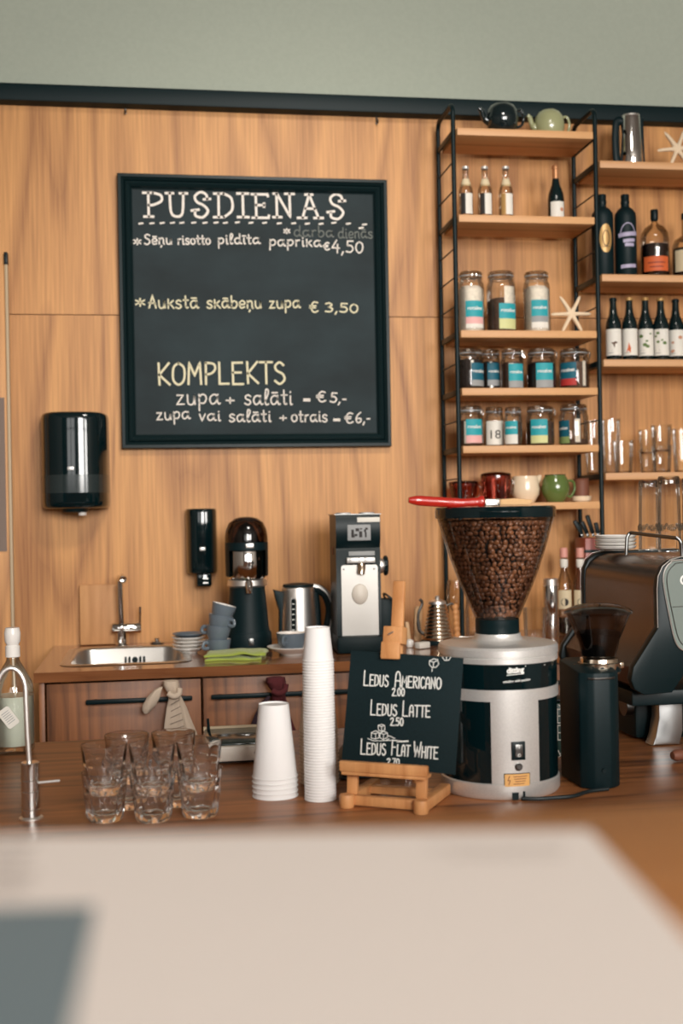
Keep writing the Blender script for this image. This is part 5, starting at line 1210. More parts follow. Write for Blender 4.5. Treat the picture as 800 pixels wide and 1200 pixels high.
def nth(i):
    s = {1: 'st', 2: 'nd', 3: 'rd'}.get(i % 10 if i not in (11, 12, 13) else 0, 'th'); return '%d%s' % (i, s)
def lab_tall(i, n):
    if i == n - 1: return 'upside down small white paper cup on top of the tall stack'
    if i == 0: return 'small white paper cup at the very bottom of the tall stack'
    return 'small white paper cup, %s from the bottom of the tall stack' % nth(i + 1)
def lab_big(i, n):
    return ['large white paper cup at the bottom of the short stack', 'large white paper cup, second from the bottom of the short stack', 'large white paper cup in the middle of the short stack', 'large white paper cup just under the topmost of the short stack', 'large white upside down paper cup topping the short stack'][i]
def lab_back(i, n):
    if i == n - 1: return 'shade toned white paper cup topping the stack half hidden behind the tall stack'
    if i == 0: return 'shade toned white paper cup at the bottom of the half hidden rear stack'
    return 'shade toned white paper cup, %s from the bottom of the half hidden rear stack' % nth(i + 1)
cup_stack(375.5, 936.3, 18.8, 14.2, 39, 3.38, 49, 'paper', '', lab_tall, 'small white paper cups in the tall stack')
cup_stack(322.5, 932.5, 27, 17.6, 85, 5.7, 5, 'paper', '', lab_big, 'large white paper cups in the short stack')
cup_stack(374.3, 916, 23.3, 16.5, 60, 4.3, 15, 'shaded_paper', '', lab_back, 'shade toned white paper cups in the rear stack')

# ---------------------------------------------------------------- easel and menu card
e0, e1 = on_counter(410, 944), on_counter(496, 951)
wE = (e1 - e0).length; rz = math.atan2((e1 - e0).y, (e1 - e0).x); mid = (e0 + e1) / 2; k = mpp(mid)
t = T('table_easel', 'small wooden table easel holding the black menu card', 'easel', (mid.x, mid.y, ZN + .0005), rz=rz)
hw = wE / 2
q = B(); q.box((0, 0, .011), (wE - .006, .016, .018), .003); q.obj('front_rail', 'beech', t)
for s in (-1, 1):
    B().box((s * hw, .06, .011), (.021, .145, .021), .004).obj('side_rail', 'beech', t)
    B().lathe([(0, 0), (.0125, 0), (.0135, .004), (.0135, .019), (.0125, .023), (0, .023)], 20, Matrix.Translation((s * (hw + .0005), -.014, 0))).obj('foot', 'beech', t)
    q = B(); q.box((0, 0, .0235), (.020, .011, .047), .002, mtx=Matrix.Translation((s * (hw - .004), .004, .02)) @ Matrix.Rotation(-.10, 4, 'X')); q.obj('leg', 'beech', t)
B().box((0, .085, .012), (wE - .02, .02, .014), .002).obj('rear_rail', 'beech', t)
zl = (945 - 896) * k
lq = B(); lq.box((.002, -.016, zl), (wE + .026, .012, .0185), .002); lq.box((.002, -.004, zl - .0125), (wE + .02, .034, .006), .0015); ledge = lq.obj('ledge', 'beech', t)
lean = math.radians(11)
def leanpt(z, off=0.0): return Vector((0, .012 + off + math.tan(lean) * (z - zl), z))
mxL = Matrix.Translation(leanpt(zl)) @ Matrix.Rotation(-lean, 4, 'X')
post_h = (945 - 683) * k - zl
B().box((.0, .018, post_h / 2 / math.cos(lean)), (.024, .011, post_h / math.cos(lean) + .01), .004, mtx=mxL).obj('post', 'beech', t)
B().box((0, .030, .05), (wE - .02, .012, .02), .002, mtx=mxL).obj('cross_bar', 'beech', t)
B().tube([(0, .165, .012), (0, .065 + .0, .2)], .006, 8).obj('rear_strut', 'beech', t)
cw = 132 * k / math.cos(rz + PSI * 0.9) * .985; ch = 131.5 * k / math.cos(lean)
zc_ = ch - .012
cl = B(); cl.box((0, -.013, zc_ + .012), (.036, .011, .032), .003, mtx=mxL); cl.box((.003, -.001, zc_ + .040), (.036, .032, .032), .002, mtx=mxL); 
clip = cl.obj('clip_block', 'beech', t)
q = B(); q.tube([mxL @ Vector((-.004, -.0185, zc_ + .040)), mxL @ Vector((.006, -.0205, zc_ + .045))], .0018, 8); q.obj('clip_pin', 'steel', clip)
# menu card on the ledge
cx = (466 - 453) * k
mxC = Matrix.Translation(leanpt(zl - .0085)) @ Matrix.Rotation(-lean, 4, 'X') @ Matrix.Translation((cx, -.004, .0035)) @ Matrix.Rotation(.036, 4, 'Y')
t2 = T('menu_card', 'black square menu card listing iced coffees, standing on the small easel', 'menu card', (mid.x, mid.y, ZN + .0005), rz=rz)
B().box((0, .0, ch / 2), (cw, .003, ch), .0004, mtx=mxC).obj('card', 'card', t2)
W = (Matrix.Translation((mid.x, mid.y, ZN + .0005)) @ Matrix.Rotation(rz, 4, 'Z') @ mxC)
Wi = W.inverted(); nrm = (W.to_3x3() @ Vector((0, -1, 0))); org = W @ Vector((0, -.0016, 0))
def card2(x, y):
    d = ray(x, y); s = (org - EYE).dot(nrm) / d.dot(nrm); q_ = Wi @ (EYE + d * s); return (q_.x, q_.z)
fnC = lambda u, v: mxC @ Vector((u, -.0019, v))
def cardtext(name, items, w):
    for txt, a, c, cap, big in items: B().ribbon(text_lines(txt, CAPS, card2(*a), card2(*c), cap * k, big, .01), w * k, fnC).obj(name, 'ink_white', t2)
cardtext('printed_word', [('^LEDUS', (425.5, 803), (455, 804.5), 13, 1.35), ('^AMERICANO', (462, 805), (517, 807.5), 13, 1.4), ('^LEDUS', (433.5, 837.5), (465, 839), 13, 1.35), ('^LATTE', (471, 839), (504, 840.5), 13, 1.35), ('^LEDUS', (422, 883.5), (452, 885), 13, 1.35), ('^FLAT', (458, 884.6), (480, 886.6), 12.5, 1.35), ('^WHITE', (484, 887), (513, 889.5), 13, 1.35)], 1.5)
cardtext('printed_price', [('2.00', (459, 815.2), (474, 815.6), 8.8, None), ('2.50', (457, 850), (472.5, 850.5), 8.8, None), ('2.70', (453, 896), (468, 896.8), 7.2, None)], 1.4)
q = B()
def pxl(*pts): return [card2(*p_) for p_ in pts]
dood = [pxl((503, 774.5), (508, 772), (512.5, 773), (514, 778), (511, 782), (506, 782), (503, 779), (503, 774.5)), pxl((508, 776), (507.5, 782)), pxl((503, 774.5), (508, 776), (513, 774)), pxl((506.5, 782.5), (506, 787)), pxl((518, 770), (521, 774), (526, 773.5), (528, 770)), pxl((523, 770), (523, 773.8)),
        pxl((443, 850), (447, 848.8), (450.5, 850), (451, 855), (447.5, 857), (443.5, 856), (443, 850)), pxl((447, 851), (447, 856)), pxl((443.3, 850.3), (447, 851.5), (450.5, 850)),
        pxl((435, 858.5), (440, 856.5), (444, 858), (444, 864.5), (440, 866), (435, 865), (435, 858.5)), pxl((440, 859), (440, 865.5)), pxl((435.3, 859), (440, 860), (444, 858)),
        pxl((445, 859), (450, 857), (454, 859), (454, 864), (449, 866.5), (445, 864.5), (445, 859)), pxl((449.5, 860.5), (449, 866)), pxl((445, 859), (449.5, 860.5), (454, 859)),
        pxl((431, 865.5), (437, 868), (446, 868.2), (452, 867.5), (456, 865.8)), pxl((454, 862), (458, 863), (461, 865), (463, 865.2)), pxl((447, 868), (460, 867.5), (472, 868.5), (478, 868)), pxl((465, 869.5), (478.5, 869))]
q.ribbon(dood, .85 * k, fnC); q.obj('ice_cube_drawing', 'ink_white', t2)

# metal tin on woven mat and cable coil behind the easel
p = on_counter(481, 912)
o = B().lathe([(0, 0), (.04, 0), (.042, .004), (.04, .008), (0, .008)], 40).obj('woven_coaster', 'woven'); o.location = (p.x, p.y + .05, ZN + .0005); tag(o, 'round woven coaster on the counter behind the small easel', 'coaster')
t = T('steel_tin', 'low round steel tin on the woven coaster behind the easel', 'tin', (p.x, p.y + .05, ZN + .009))
B().lathe([(0, 0), (.034, 0), (.035, .002), (.035, .016), (0, .016)], 36).obj('tin_body', 'chrome', t); B().lathe([(.0355, .0165), (.0362, .017), (.0362, .023), (.035, .0245), (0, .0245)], 36).obj('lid', 'steel', t)
p = on_counter(421, 905)
t = T('tamper_stand', 'black rubber tamping stand on the counter behind the easel', 'tamping stand', (p.x, p.y, ZN + .0005))
B().prism([(-.045, 0), (.045, 0), (.042, .012), (.03, .02), (.02, .055), (-.02, .06), (-.045, .03)], -.04, .04, bev=.005).obj('stand_body', 'rubber', t)
B().box((0, -.012, .0), (.096, .1, .004), .001, mtx=Matrix.Translation((0, 0, .0025))).obj('foot_pad', 'rubber', t)

# ---------------------------------------------------------------- large silver coffee grinder
p = on_counter(586, 922); k = mpp(p); R = 69 * k; Z = lambda y: (922 - y) * k
GP = Vector((p.x, p.y, ZN + .001))
tgr = t = T('coffee_grinder', 'large silver and black drum coffee grinder with clear bean hopper', 'coffee grinder', GP)
B().lathe([(0, 0), (R * .97, 0), (R * .985, .003), (R, .006), (R, .027), (R * .985, .029), (0, .029)], 64).obj('base_ring', 'silver', t)
z1, z2, z3, z4 = Z(812.5), Z(799.5), Z(771.5), Z(765.5)
B().lathe([(R * .975, .029), (R * .975, z1)], 64).obj('drum', 'black_gloss', t)
fa = math.asin(28 / 69)
q = B(); q.lathe([(R * .99, .029), (R * .99, z1)], 20, a0=-fa, a1=fa); 
q.lathe([(R * .976, z1), (R * .99, z1)], 20, a0=-fa, a1=fa); q.obj('front_plate', 'silver', t)
B().lathe([(R * .975, z1), (R * 1.0, z1), (R * 1.0, z2), (R * .975, z2)], 64).obj('middle_band', 'silver', t)
band = B().lathe([(R * .985, z2), (R * .985, z3)], 64).obj('logo_band', 'black_gloss', t)
lid = B().lathe([(R * .985, z3), (R * 1.0, z3 + .001), (R * 1.0, z4), (R * .98, z4 + .001), (R * .98, z4 + .003), (R * 1.01, z4 + .004), (R * 1.01, Z(756)), (R * .985, Z(753)), (R * .9, Z(752)), (R * .5, Z(751)), (R * .43, Z(749)), (R * .39, Z(745)), (R * .385, Z(742)), (0, Z(742))], 64).obj('lid', 'silver', t, sharp=.5)
B().lathe([(0, Z(742)), (25 * k, Z(742)), (25.5 * k, Z(741)), (25.5 * k, Z(726)), (24.5 * k, Z(725)), (0, Z(725))], 40).obj('collar', 'black', t)
HP = [(24.6, 726.5), (28, 719), (34.5, 704), (41.5, 688), (48.5, 670), (55.5, 650), (61.5, 630), (66, 614), (68.5, 606)]
hop = B().lathe([(r * k, Z(y)) for r, y in HP], 64).obj('bean_hopper', 'hopper_glass', t, sharp=2)
B().lathe([(68.4 * k, Z(607)), (70 * k, Z(607)), (70.3 * k, Z(605)), (70.3 * k, Z(596)), (69 * k, Z(594.5)), (66 * k, Z(594)), (0, Z(594))], 64).obj('hopper_lid', 'black_gloss', t)
fr = cyl_fn(R * .985, 0, 0, .0007); fp = cyl_fn(R * .99, 0, 0, .0007)
zf = lambda y: Z(y - 14.0)   # front rim pixels to height
um = lambda x: R * math.asin(max(-1, min(1, (x - 603.5) * k / R)))
q = font_mesh('ditting', (um(594), zf(794.6)), (um(613.8), zf(793.6)), fr, .045, None, 6.3 * k); q.ribbon([[(um(594), zf(796.6)), (um(611), zf(795.6))]], .8 * k, fr); q.ribbon([[(um(615.4), zf(787.2)), (um(615.8), zf(787))]], 1 * k, fr); q.obj('logo', 'ink_white', band)
q = font_mesh('grinding with passion', (um(589.5), zf(805.2)), (um(621), zf(803.4)), fr, .02, None, 2.6 * k); q.obj('slogan', 'ink_white', band)
sw = B(); sw.box((um(605), -R * .99 - .001, zf(881)), (15.5 * k, .006, 20.5 * k), .001); sw = sw.obj('power_switch', 'black', t)
q = B(); q.box((um(605), -R * .99 - .0045, zf(880.5)), (9 * k, .005, 14 * k), .001, mtx=None); rk = q.obj('rocker', 'darksteel', sw)
q = B(); yy = -R * .99 - .0073; fs = lambda u, v: (u, yy, v); q.ribbon([[(um(605), zf(874.8)), (um(605), zf(877.5))], [(um(605) + 1.5 * k * math.cos(a), zf(885.5) + 1.5 * k * math.sin(a)) for a in [2 * PI * j / 10 for j in range(11)]]], .7 * k, fs); q.obj('switch_marks', 'ink_white', sw)
q = B(); q.lathe([(0, 0), (4.3 * k, 0), (4.3 * k, .003), (2.5 * k, .005), (0, .005)], 20, Matrix.Translation((um(605), -R * .99, zf(899))) @ Matrix.Rotation(PI / 2, 4, 'X')); q.obj('fuse_cap', 'darksteel', t)
wl = B().patch(um(588.5), um(618.5), zf(921.5), zf(906.2), fp, 8).obj('warning_frame', 'black', t)
fp2 = cyl_fn(R * .99, 0, 0, .0014); B().patch(um(589.3), um(617.7), zf(920.7), zf(907), fp2, 8).obj('warning_label', 'warn', wl)
fp3 = cyl_fn(R * .99, 0, 0, .002); q = B(); q.ribbon([[(um(594.6), zf(909)), (um(592.8), zf(914)), (um(595.2), zf(913.6)), (um(593.6), zf(918.6))]], .8 * k, fp3); q.ribbon([[(um(599 + (j % 3)), zf(909.8 + 2.7 * j)), (um(614.5 - j * 1.2), zf(909.6 + 2.7 * j))] for j in range(4)], .75 * k, fp3); q.obj('warning_print', 'warn_red', wl)
q = B(); fb = cyl_fn(R, 0, 0, .0008); q.patch(um(597), um(604.5), zf(935.6), zf(927.5), fb, 4); q.obj('cable_notch', 'black', t)
q = B(); fb = cyl_fn(R, 0, 0, .0009); q.patch(um(609.5), um(612), zf(935.5), zf(926.5), fb, 3); q.obj('cable_slot', 'black', t)
q = B()
for px_, py_, hh_ in ((644, 777, 3), (648.5, 776, 3.2), (640, 785, 1.5)): q.patch(um(px_), um(px_ + 2), zf(py_ + hh_ + 2), zf(py_ - hh_ + 4), fr, 2)
q.obj('side_latch', 'silver', band)
# seam lines on the hopper front
q = B(); fh = lambda u, v: (lambda rr: (rr * math.sin(.03 + u / rr), -rr * math.cos(.03 + u / rr), v))(66.8 * k + .0012)
# beans: one mass of roasted beans lying against the hopper wall
def bean_template():
    b = bmesh.new(); bmesh.ops.create_icosphere(b, subdivisions=2, radius=1)
    for v in b.verts:
        v.co.x *= 1.0; v.co.y *= .74; v.co.z *= .5
        g = math.exp(-(v.co.y / .12) ** 2)
        if v.co.z > 0: v.co.z -= .14 * g
    return b
bt = bean_template(); btv = [v.co.copy() for v in bt.verts]; btf = [[v.index for v in f.verts] for f in bt.faces]; bt.free()
verts, faces = [], []
rng = random.Random(3)
def hop_r(z):
    for (r0, y0), (r1, y1) in zip(HP, HP[1:]):
        if Z(y0) <= z <= Z(y1): return (r0 + (r1 - r0) * (z - Z(y0)) / (Z(y1) - Z(y0))) * k
    return 24 * k
bs = .0061
def add_bean(c, inw, flat_r, s):
    q_ = Matrix.Rotation(rng.uniform(0, 2 * PI), 4, 'Z')
    zax = inw; up = Vector((0, 0, 1)); xax = up.cross(zax); xax = xax.normalized() if xax.length > 1e-4 else Vector((1, 0, 0)); yax = zax.cross(xax)
    R3 = Matrix((xax, yax, zax)).transposed().to_4x4()
    tilt = Matrix.Rotation(rng.gauss(0, .4), 4, 'X') @ Matrix.Rotation(rng.gauss(0, .4), 4, 'Y')
    flip = Matrix.Rotation(PI if rng.random() < .5 else 0, 4, 'X')
    m_ = Matrix.Translation(c) @ R3 @ tilt @ q_ @ flip
    o0 = len(verts)
    for v in btv: verts.append(m_ @ (v * s))
    for f in btf: faces.append([o0 + i for i in f])
zc = Z(725)
ztopb = Z(611)
z = zc + .0085
while z < ztopb:
    rr = hop_r(z) - .0074
    n = int(2 * PI * rr / .0098); a0_ = rng.random()
    for i in range(n):
        a = 2 * PI * (i + a0_ + rng.uniform(-.25, .25)) / n
        zz = z + rng.uniform(-.0018, .0018)
        d_ = rng.uniform(0, .0022)
        r_ = hop_r(zz) - .0074 - d_
        add_bean(Vector((r_ * math.sin(a), -r_ * math.cos(a), zz)), Vector((-math.sin(a), math.cos(a), .25)).normalized(), r_, bs * rng.uniform(.9, 1.08))
    z += .0082
for i in range(420):
    r_ = math.sqrt(rng.random()) * (hop_r(ztopb) - .008); a = rng.uniform(0, 2 * PI)
    add_bean(Vector((r_ * math.sin(a), -r_ * math.cos(a), ztopb + .001 - .004 * (r_ / (66 * k)) ** 2)), Vector((0, 0, 1)), r_, bs)
me = bpy.data.meshes.new('coffee_beans'); me.from_pydata([tuple(v) for v in verts], [], faces); me.materials.append(M['bean']); me.shade_smooth()
# shade each bean a little differently
bo = bpy.data.objects.new('coffee_beans', me); C.objects.link(bo); bo.location = GP
tag(bo, 'roasted brown coffee beans filling the clear hopper of the big grinder', 'coffee beans', kind='stuff')
core = B().lathe([(0, zc + .004)] + [(r * k - .0125, Z(y)) for r, y in HP[1:-1]] + [(66 * k - .013, ztopb - .004), (0, ztopb - .004)], 48).obj('bean_mass', 'bean_core', bo)
# brush on the hopper lid
bp = onY(480, 587, GP.y - .02); zb = GP.z + Z(594) + .0005
tb = T('grinder_brush', 'red handled pastry brush lying across the hopper lid', 'brush', (GP.x, GP.y - .035, zb + .0045))
bx = lambda x: (x - 586) * k
B().loft([(0, 0, 0, .003, .003)] * 2, 3) if False else None
B().tube(smooth([(bx(478), 0, .0095), (bx(488), 0, .0085), (bx(510), 0, .0055), (bx(535), 0, .003), (bx(553), 0, .0035), (bx(566), 0, .0045)], 5), [.0035, .0042, .0048, .0054, .0062, .0068] + [.0072] * 6 + [.0068] * 4 + [.0058] * 4 + [.0062] * 3 + [.0085] * 3, 14, flat=1.35).obj('handle', 'red', tb)
B().box(((bx(565) + bx(584)) / 2, 0, .0025), (bx(584) - bx(565), .032, .0135), .003).obj('ferrule', 'ferrule', tb)
q = B(); q.prism([(bx(583), -.003), (bx(583), .008), (bx(600), .0095), (bx(622), .006), (bx(618), -.0035)], -.018, .018, bev=.002); q.obj('bristles', 'bristle', tb)
# power cord
q0 = on_counter(606, 939); pts = [on_counter(x, y) for x, y in ((602, 936.5), (612, 938.5), (630, 938.8), (650, 937.5), (672, 935.5), (690, 930), (704, 922), (712, 915))]
pts[0] = Vector((GP.x + .016, GP.y - R - .006, 0))
pts = [Vector((v.x, v.y if i else v.y, ZN + .0042)) for i, v in enumerate(pts)]
for v in pts[5:]: v.y = min(v.y, 2.128)
B().tube(smooth([tuple(v - GP) for v in pts[:7]], 8), .0036, 10).obj('power_cord', 'rubber', tgr)

# ---------------------------------------------------------------- small black grinder
p = on_counter(713, 930); k = mpp(p); Z = lambda y: (930 - y) * k
xa, xb_ = on_counter(688, 929).x, on_counter(739.5, 929).x; yF = 2.145; yB = yF + .19
SGx = (xa + xb_) / 2; w = xb_ - xa
t = T('small_coffee_grinder', 'matte black coffee grinder with smoked hopper beside the espresso machine', 'coffee grinder', (SGx, yF, ZN + .001))
hb = Z(792)
q = B(); ft = [(-w / 2, .015), (-w / 2 + .012, .003), (-w * .2, -.004), (w * .2, -.004), (w / 2 - .012, .003), (w / 2, .015)]
fp_ = ft + [(w / 2, .125), (w / 2 - .02, .15), (-w / 2 + .02, .15), (-w / 2, .125)]
bb = bmesh.new(); lo = [bb.verts.new((x, y, 0.0)) for x, y in fp_]; f = bb.faces.new(lo)
r_ = bmesh.ops.extrude_face_region(bb, geom=[f]); vs = [g for g in r_['geom'] if isinstance(g, bmesh.types.BMVert)]
for v in vs: v.co.z = hb + (.012 if v.co.y > .05 else 0.0)
bmesh.ops.recalc_face_normals(bb, faces=bb.faces)
bmesh.ops.bevel(bb, geom=[e for e in bb.edges], offset=.003, segments=2, affect='EDGES', profile=.5)
q.bm.free(); q.bm = bb; q.obj('body', 'black_matte', t)
q = B(); q.tube(smooth([(x * .93, y - .0022, Z(797) - .002) for x, y in ft[1:5]], 4), .0022, 8); q.obj('highlight_curve', 'darksteel', t)  # thin tube drawn in place of the highlight along the front top edge
q = B(); q.lathe([(0, 0), (.0045, 0), (.004, .003), (0, .003)], 12, Matrix.Translation((0, -.004, .035)) @ Matrix.Rotation(PI / 2, 4, 'X')); q.obj('screw', 'black', t)
HX = onY(701, 740, yF + .075).x - SGx; k2 = mpp((SGx, yF + .075, 1.1)); zz = lambda y: onY(701, y, yF + .075).z - ZN - .001
mh = Matrix.Translation((HX, .075, 0))
B().lathe([(0, hb + .010), (24 * k2, hb + .011), (25 * k2, zz(786)), (22 * k2, zz(786)), (22 * k2, zz(784))], 40, mh).obj('neck', 'black', t)
cl = B(); cl.lathe([(21 * k2, zz(788)), (24.5 * k2, zz(788)), (24.5 * k2, zz(776)), (22.5 * k2, zz(775)), (22 * k2, zz(771)), (19 * k2, zz(770))], 40, mh, mod=lambda a, z, r: 1 + .012 * math.cos(14 * a)).obj('adjust_collar', 'gold', t)
for s in (-1, 1):
    B().box((HX + s * 27 * k2, .085, zz(781)), (9 * k2, .016, 7 * k2), .002).obj('collar_tab', 'gold', t)
B().lathe([(18.5 * k2, zz(770)), (19.5 * k2, zz(769)), (24 * k2, zz(750)), (35.5 * k2, zz(722)), (38 * k2, zz(717))], 48, mh).obj('hopper', 'smoke_glass', t, sharp=2)
B().lathe([(38.5 * k2, zz(719)), (39.5 * k2, zz(718.5)), (39.5 * k2, zz(716)), (36 * k2, zz(713)), (25 * k2, zz(709)), (12 * k2, zz(707.2)), (0, zz(706.8))], 48, mh).obj('hopper_lid', 'smoke_glass', t)
B().lathe([(0, zz(769)), (18 * k2, zz(769)), (22 * k2, zz(752)), (26.5 * k2, zz(741)), (20 * k2, zz(739)), (0, zz(737))], 30, mh, mod=lambda a, z, r: 1 - .03 * (1 + math.sin(9 * a + 90 * z))).obj('ground_beans', 'bean_core', t)
# brush hanging between the grinders
q0 = onY(673, 776, 2.30); k = mpp(q0)
t = T('leather_loop', 'brown leather loop with rust red tip hanging between the two grinders', 'strap', q0)
L_ = lambda x, y: ((x - 673) * k, 0, (776 - y) * k)
B().tube(smooth([L_(684, 775), L_(676, 772.5), L_(668, 774), L_(662, 781), L_(659.5, 792), L_(658.5, 803)], 6), [2.2 * k] * 12 + [3.4 * k] * 14 + [3.8 * k] * 5, 10, flat=.6).obj('strap', 'leather', t)
B().tube([L_(660, 803), L_(660, 812), L_(660, 822), L_(660, 825)], [3 * k, 2.9 * k, 2.2 * k, 1 * k], 10).obj('tip', 'rust', t)
# green tin behind
q0 = onY(656, 905, 2.44); k = mpp(q0)
t = T('coffee_tin', 'dark green tin with white capital letters between the two grinders', 'tin', (q0.x, 2.47, ZN + .001))
hT = onY(656, 824, 2.44).z - ZN
B().box((.006, 0, hT / 2), (.05, .06, hT - .002), .004).obj('tin_body', 'tin_green', t)
B().box((.006, 0, hT + .004), (.046, .056, .006), .002).obj('lid', 'black', t)
q = B(); fT = lambda u, v: (u, -.0308, v); zT = lambda y: onY(656, y, 2.44).z - ZN - .001; xT = lambda x: (x - 656) * k
for ya, yb_ in ((831, 847), (850, 867)):
    q.ribbon([[(xT(661), zT(ya)), (xT(654), zT(ya)), (xT(654), zT(yb_)), (xT(660.5), zT(yb_))], [(xT(654), zT((ya + yb_) / 2)), (xT(660), zT((ya + yb_) / 2))]], 1.3 * k, fT)
q.ribbon([[(xT(656), zT(826)), (xT(658), zT(828))]], 1.3 * k, fT)
q.ribbon([[(xT(654), zT(879)), (xT(656), zT(884)), (xT(659), zT(881)), (xT(661), zT(885))], [(xT(654), zT(888)), (xT(657), zT(885))]], 1.0 * k, fT)
q.obj('tin_lettering', 'whitelab', t)

# ---------------------------------------------------------------- espresso machine
YM0, YM1 = 2.40, 2.86
m0 = onY(770, 700, YM0); k = mpp(m0)
MX = lambda x: onY(x, 720, YM0).x - m0.x
MZ = lambda y: onY(790, y, YM0).z - ZN
t = T('espresso_machine', 'large polished steel and black espresso machine at the right of the counter', 'espresso machine', (m0.x, YM0, ZN + .0005))
P = lambda pts: [(MX(x), MZ(y)) for x, y in pts]
out = P([(770, 735), (770, 690), (771.5, 675), (777, 664), (786, 657), (798, 653.5), (900, 653), (985, 655), (1000, 668), (1006, 690), (1000, 740), (950, 752), (860, 764), (815, 778), (801, 789), (785, 811.5), (752, 813), (741, 806), (737, 795), (740, 780)])
B().prism(out, -.004, .022, bev=.003).obj('side_panel', 'black', t)
B().prism(out, YM1 - YM0 - .022, YM1 - YM0, bev=.003).obj('far_side_panel', 'black', t)
ins = P([(771.5, 742), (771.5, 690), (773, 677), (779, 667), (788, 660), (800, 656.5), (900, 656), (980, 658), (996, 690), (990, 735), (860, 760), (815, 774), (800, 786), (784, 808), (753, 810), (744, 803), (742, 782)])
B().prism(ins, .0225, YM1 - YM0 - .0225).obj('body_shell', 'reflection_steel', t, sharp=.7)
edge_ = P([(769.6, 735), (769.6, 690), (771, 675), (776.5, 663.6), (785.5, 656.4), (798, 652.9), (900, 652.4)])
q = B(); q.tube([(x, -.003, z) for x, z in edge_], .0011, 6); q.obj('panel_trim', 'steel', t); q = B(); q.tube([(x, YM1 - YM0 + .0, z) for x, z in edge_], .0009, 6); q.obj('panel_trim', 'steel', t)
ip = smooth(P([(782, 720), (778.5, 700), (776, 680), (778, 668), (785, 659.5), (798, 656.5), (900, 656), (960, 658), (982, 680), (975, 715), (940, 738), (880, 752), (820, 765), (800, 763), (789, 752), (782, 720)]), 5)
scr = B(); scr.prism([tuple(v) for v in ip[:-1]], -.0075, -.0042); scr = scr.obj('side_window', 'grey_screen', t)
q = B(); q.tube([(v.x, -.0072, v.y) for v in ip], .0016, 6); q.obj('window_rim', 'steel', scr)
q = B(); ws = [(MX(800) + (v.x - MX(800)) * .97 + .006, -.0085, MZ(700) + (v.y - MZ(700)) * .93) for v in ip]; q.tube(ws, .0009, 6); q.tube([(MX(786), -.0085, MZ(711)), (MX(960), -.0085, MZ(709))], .0007, 6); q.obj('window_line', 'darksteel', scr)
q = B(); q.ribbon([[(MX(801) + .009 * math.cos(a), MZ(680) + .009 * math.sin(a)) for a in [.7 + (2 * PI - 1.4) * j / 16 for j in range(17)]]], .004, lambda u, v: (u, -.0082, v)); q.ribbon([[(MX(801), MZ(667)), (MX(802), MZ(667))]], .005, lambda u, v: (u, -.0082, v)); q.obj('logo', 'ink_white', scr)
# drip tray, base drum and legs
q = B(); q.box((MX(868), (YM1 - YM0) / 2 + .02, MZ(822)), (MX(985) - MX(751), YM1 - YM0 - .06, MZ(814) - MZ(832)), .004); q.obj('drip_tray', 'black', t)
lx = lambda x, Y: onY(x, 840, Y).x - m0.x; YL = .2
q = B(); zA, zB_ = MZ(814), .001
pl = [(lx(764, YM0 + .1), zB_ + .0), (lx(768, YM0 + .1), zB_ + .02), (lx(772, YM0 + .1), zB_ + .06), (lx(772, YM0 + .1), zA - .016), (lx(777, YM0 + .1), zA - .002), (lx(800, YM0 + .1), zA - .014), (lx(800, YM0 + .1), zB_ + .03), (lx(796, YM0 + .1), zB_)]
q.prism(pl, .10, .145, bev=.004); q.obj('leg', 'leg_steel', t, sharp=.5)
q = B(); q.prism([(x + .19, z) for x, z in pl], .10, .145, bev=.004); q.obj('leg', 'silver', t, sharp=.5)
q = B(); xh = lx(744, YM0 + .17); q.box((xh + .13, .27, zA / 2 - .008), (.26, .2, zA - .022), .01); q.obj('boiler_housing', 'black', t)
q = B(); q.lathe([(0, 0), (.024, 0), (.024, .05), (.02, .055), (.02, .1), (0, .1)], 24, Matrix.Translation((lx(738, YM0 + .16), .2, MZ(843))) @ Matrix.Rotation(PI / 2, 4, 'Y')); q.obj('drain_pipe', 'darksteel', t)
for xx in (760, 795): 
    for yy in (.2, .36): B().lathe([(0, 0), (.018, 0), (.02, .004), (.016, .03), (0, .03)], 18, Matrix.Translation((lx(xx, YM0 + yy), yy, .0005))).obj('foot', 'rubber', t)
# cup rail
def onM(x, y, Y): 
    v = onY(x, y, Y); return (v.x - m0.x, v.y - YM0, v.z - ZN)
YR0, YR1 = 2.63, 2.44
a = onM(733.5, 650, YR0); b_ = onM(734.5, 630, YR0); c_ = onM(739, 624.5, YR0); d_ = onM(793, 631, YR1); e_ = onM(798, 637, YR1); f_ = onM(799, 652, YR1)
ztopM = MZ(652.2)
B().tube([(a[0], a[1], ztopM - .004), b_, ((b_[0] + c_[0]) / 2, (b_[1] + c_[1]) / 2, c_[2] - .003), c_, d_, ((d_[0] + e_[0]) / 2 + .001, e_[1], d_[2] - .003), e_, (f_[0], f_[1], ztopM - .004)], .0042, 10).obj('cup_rail', 'darksteel', t)
TOPZ = ZN + .0005 + ztopM + .001
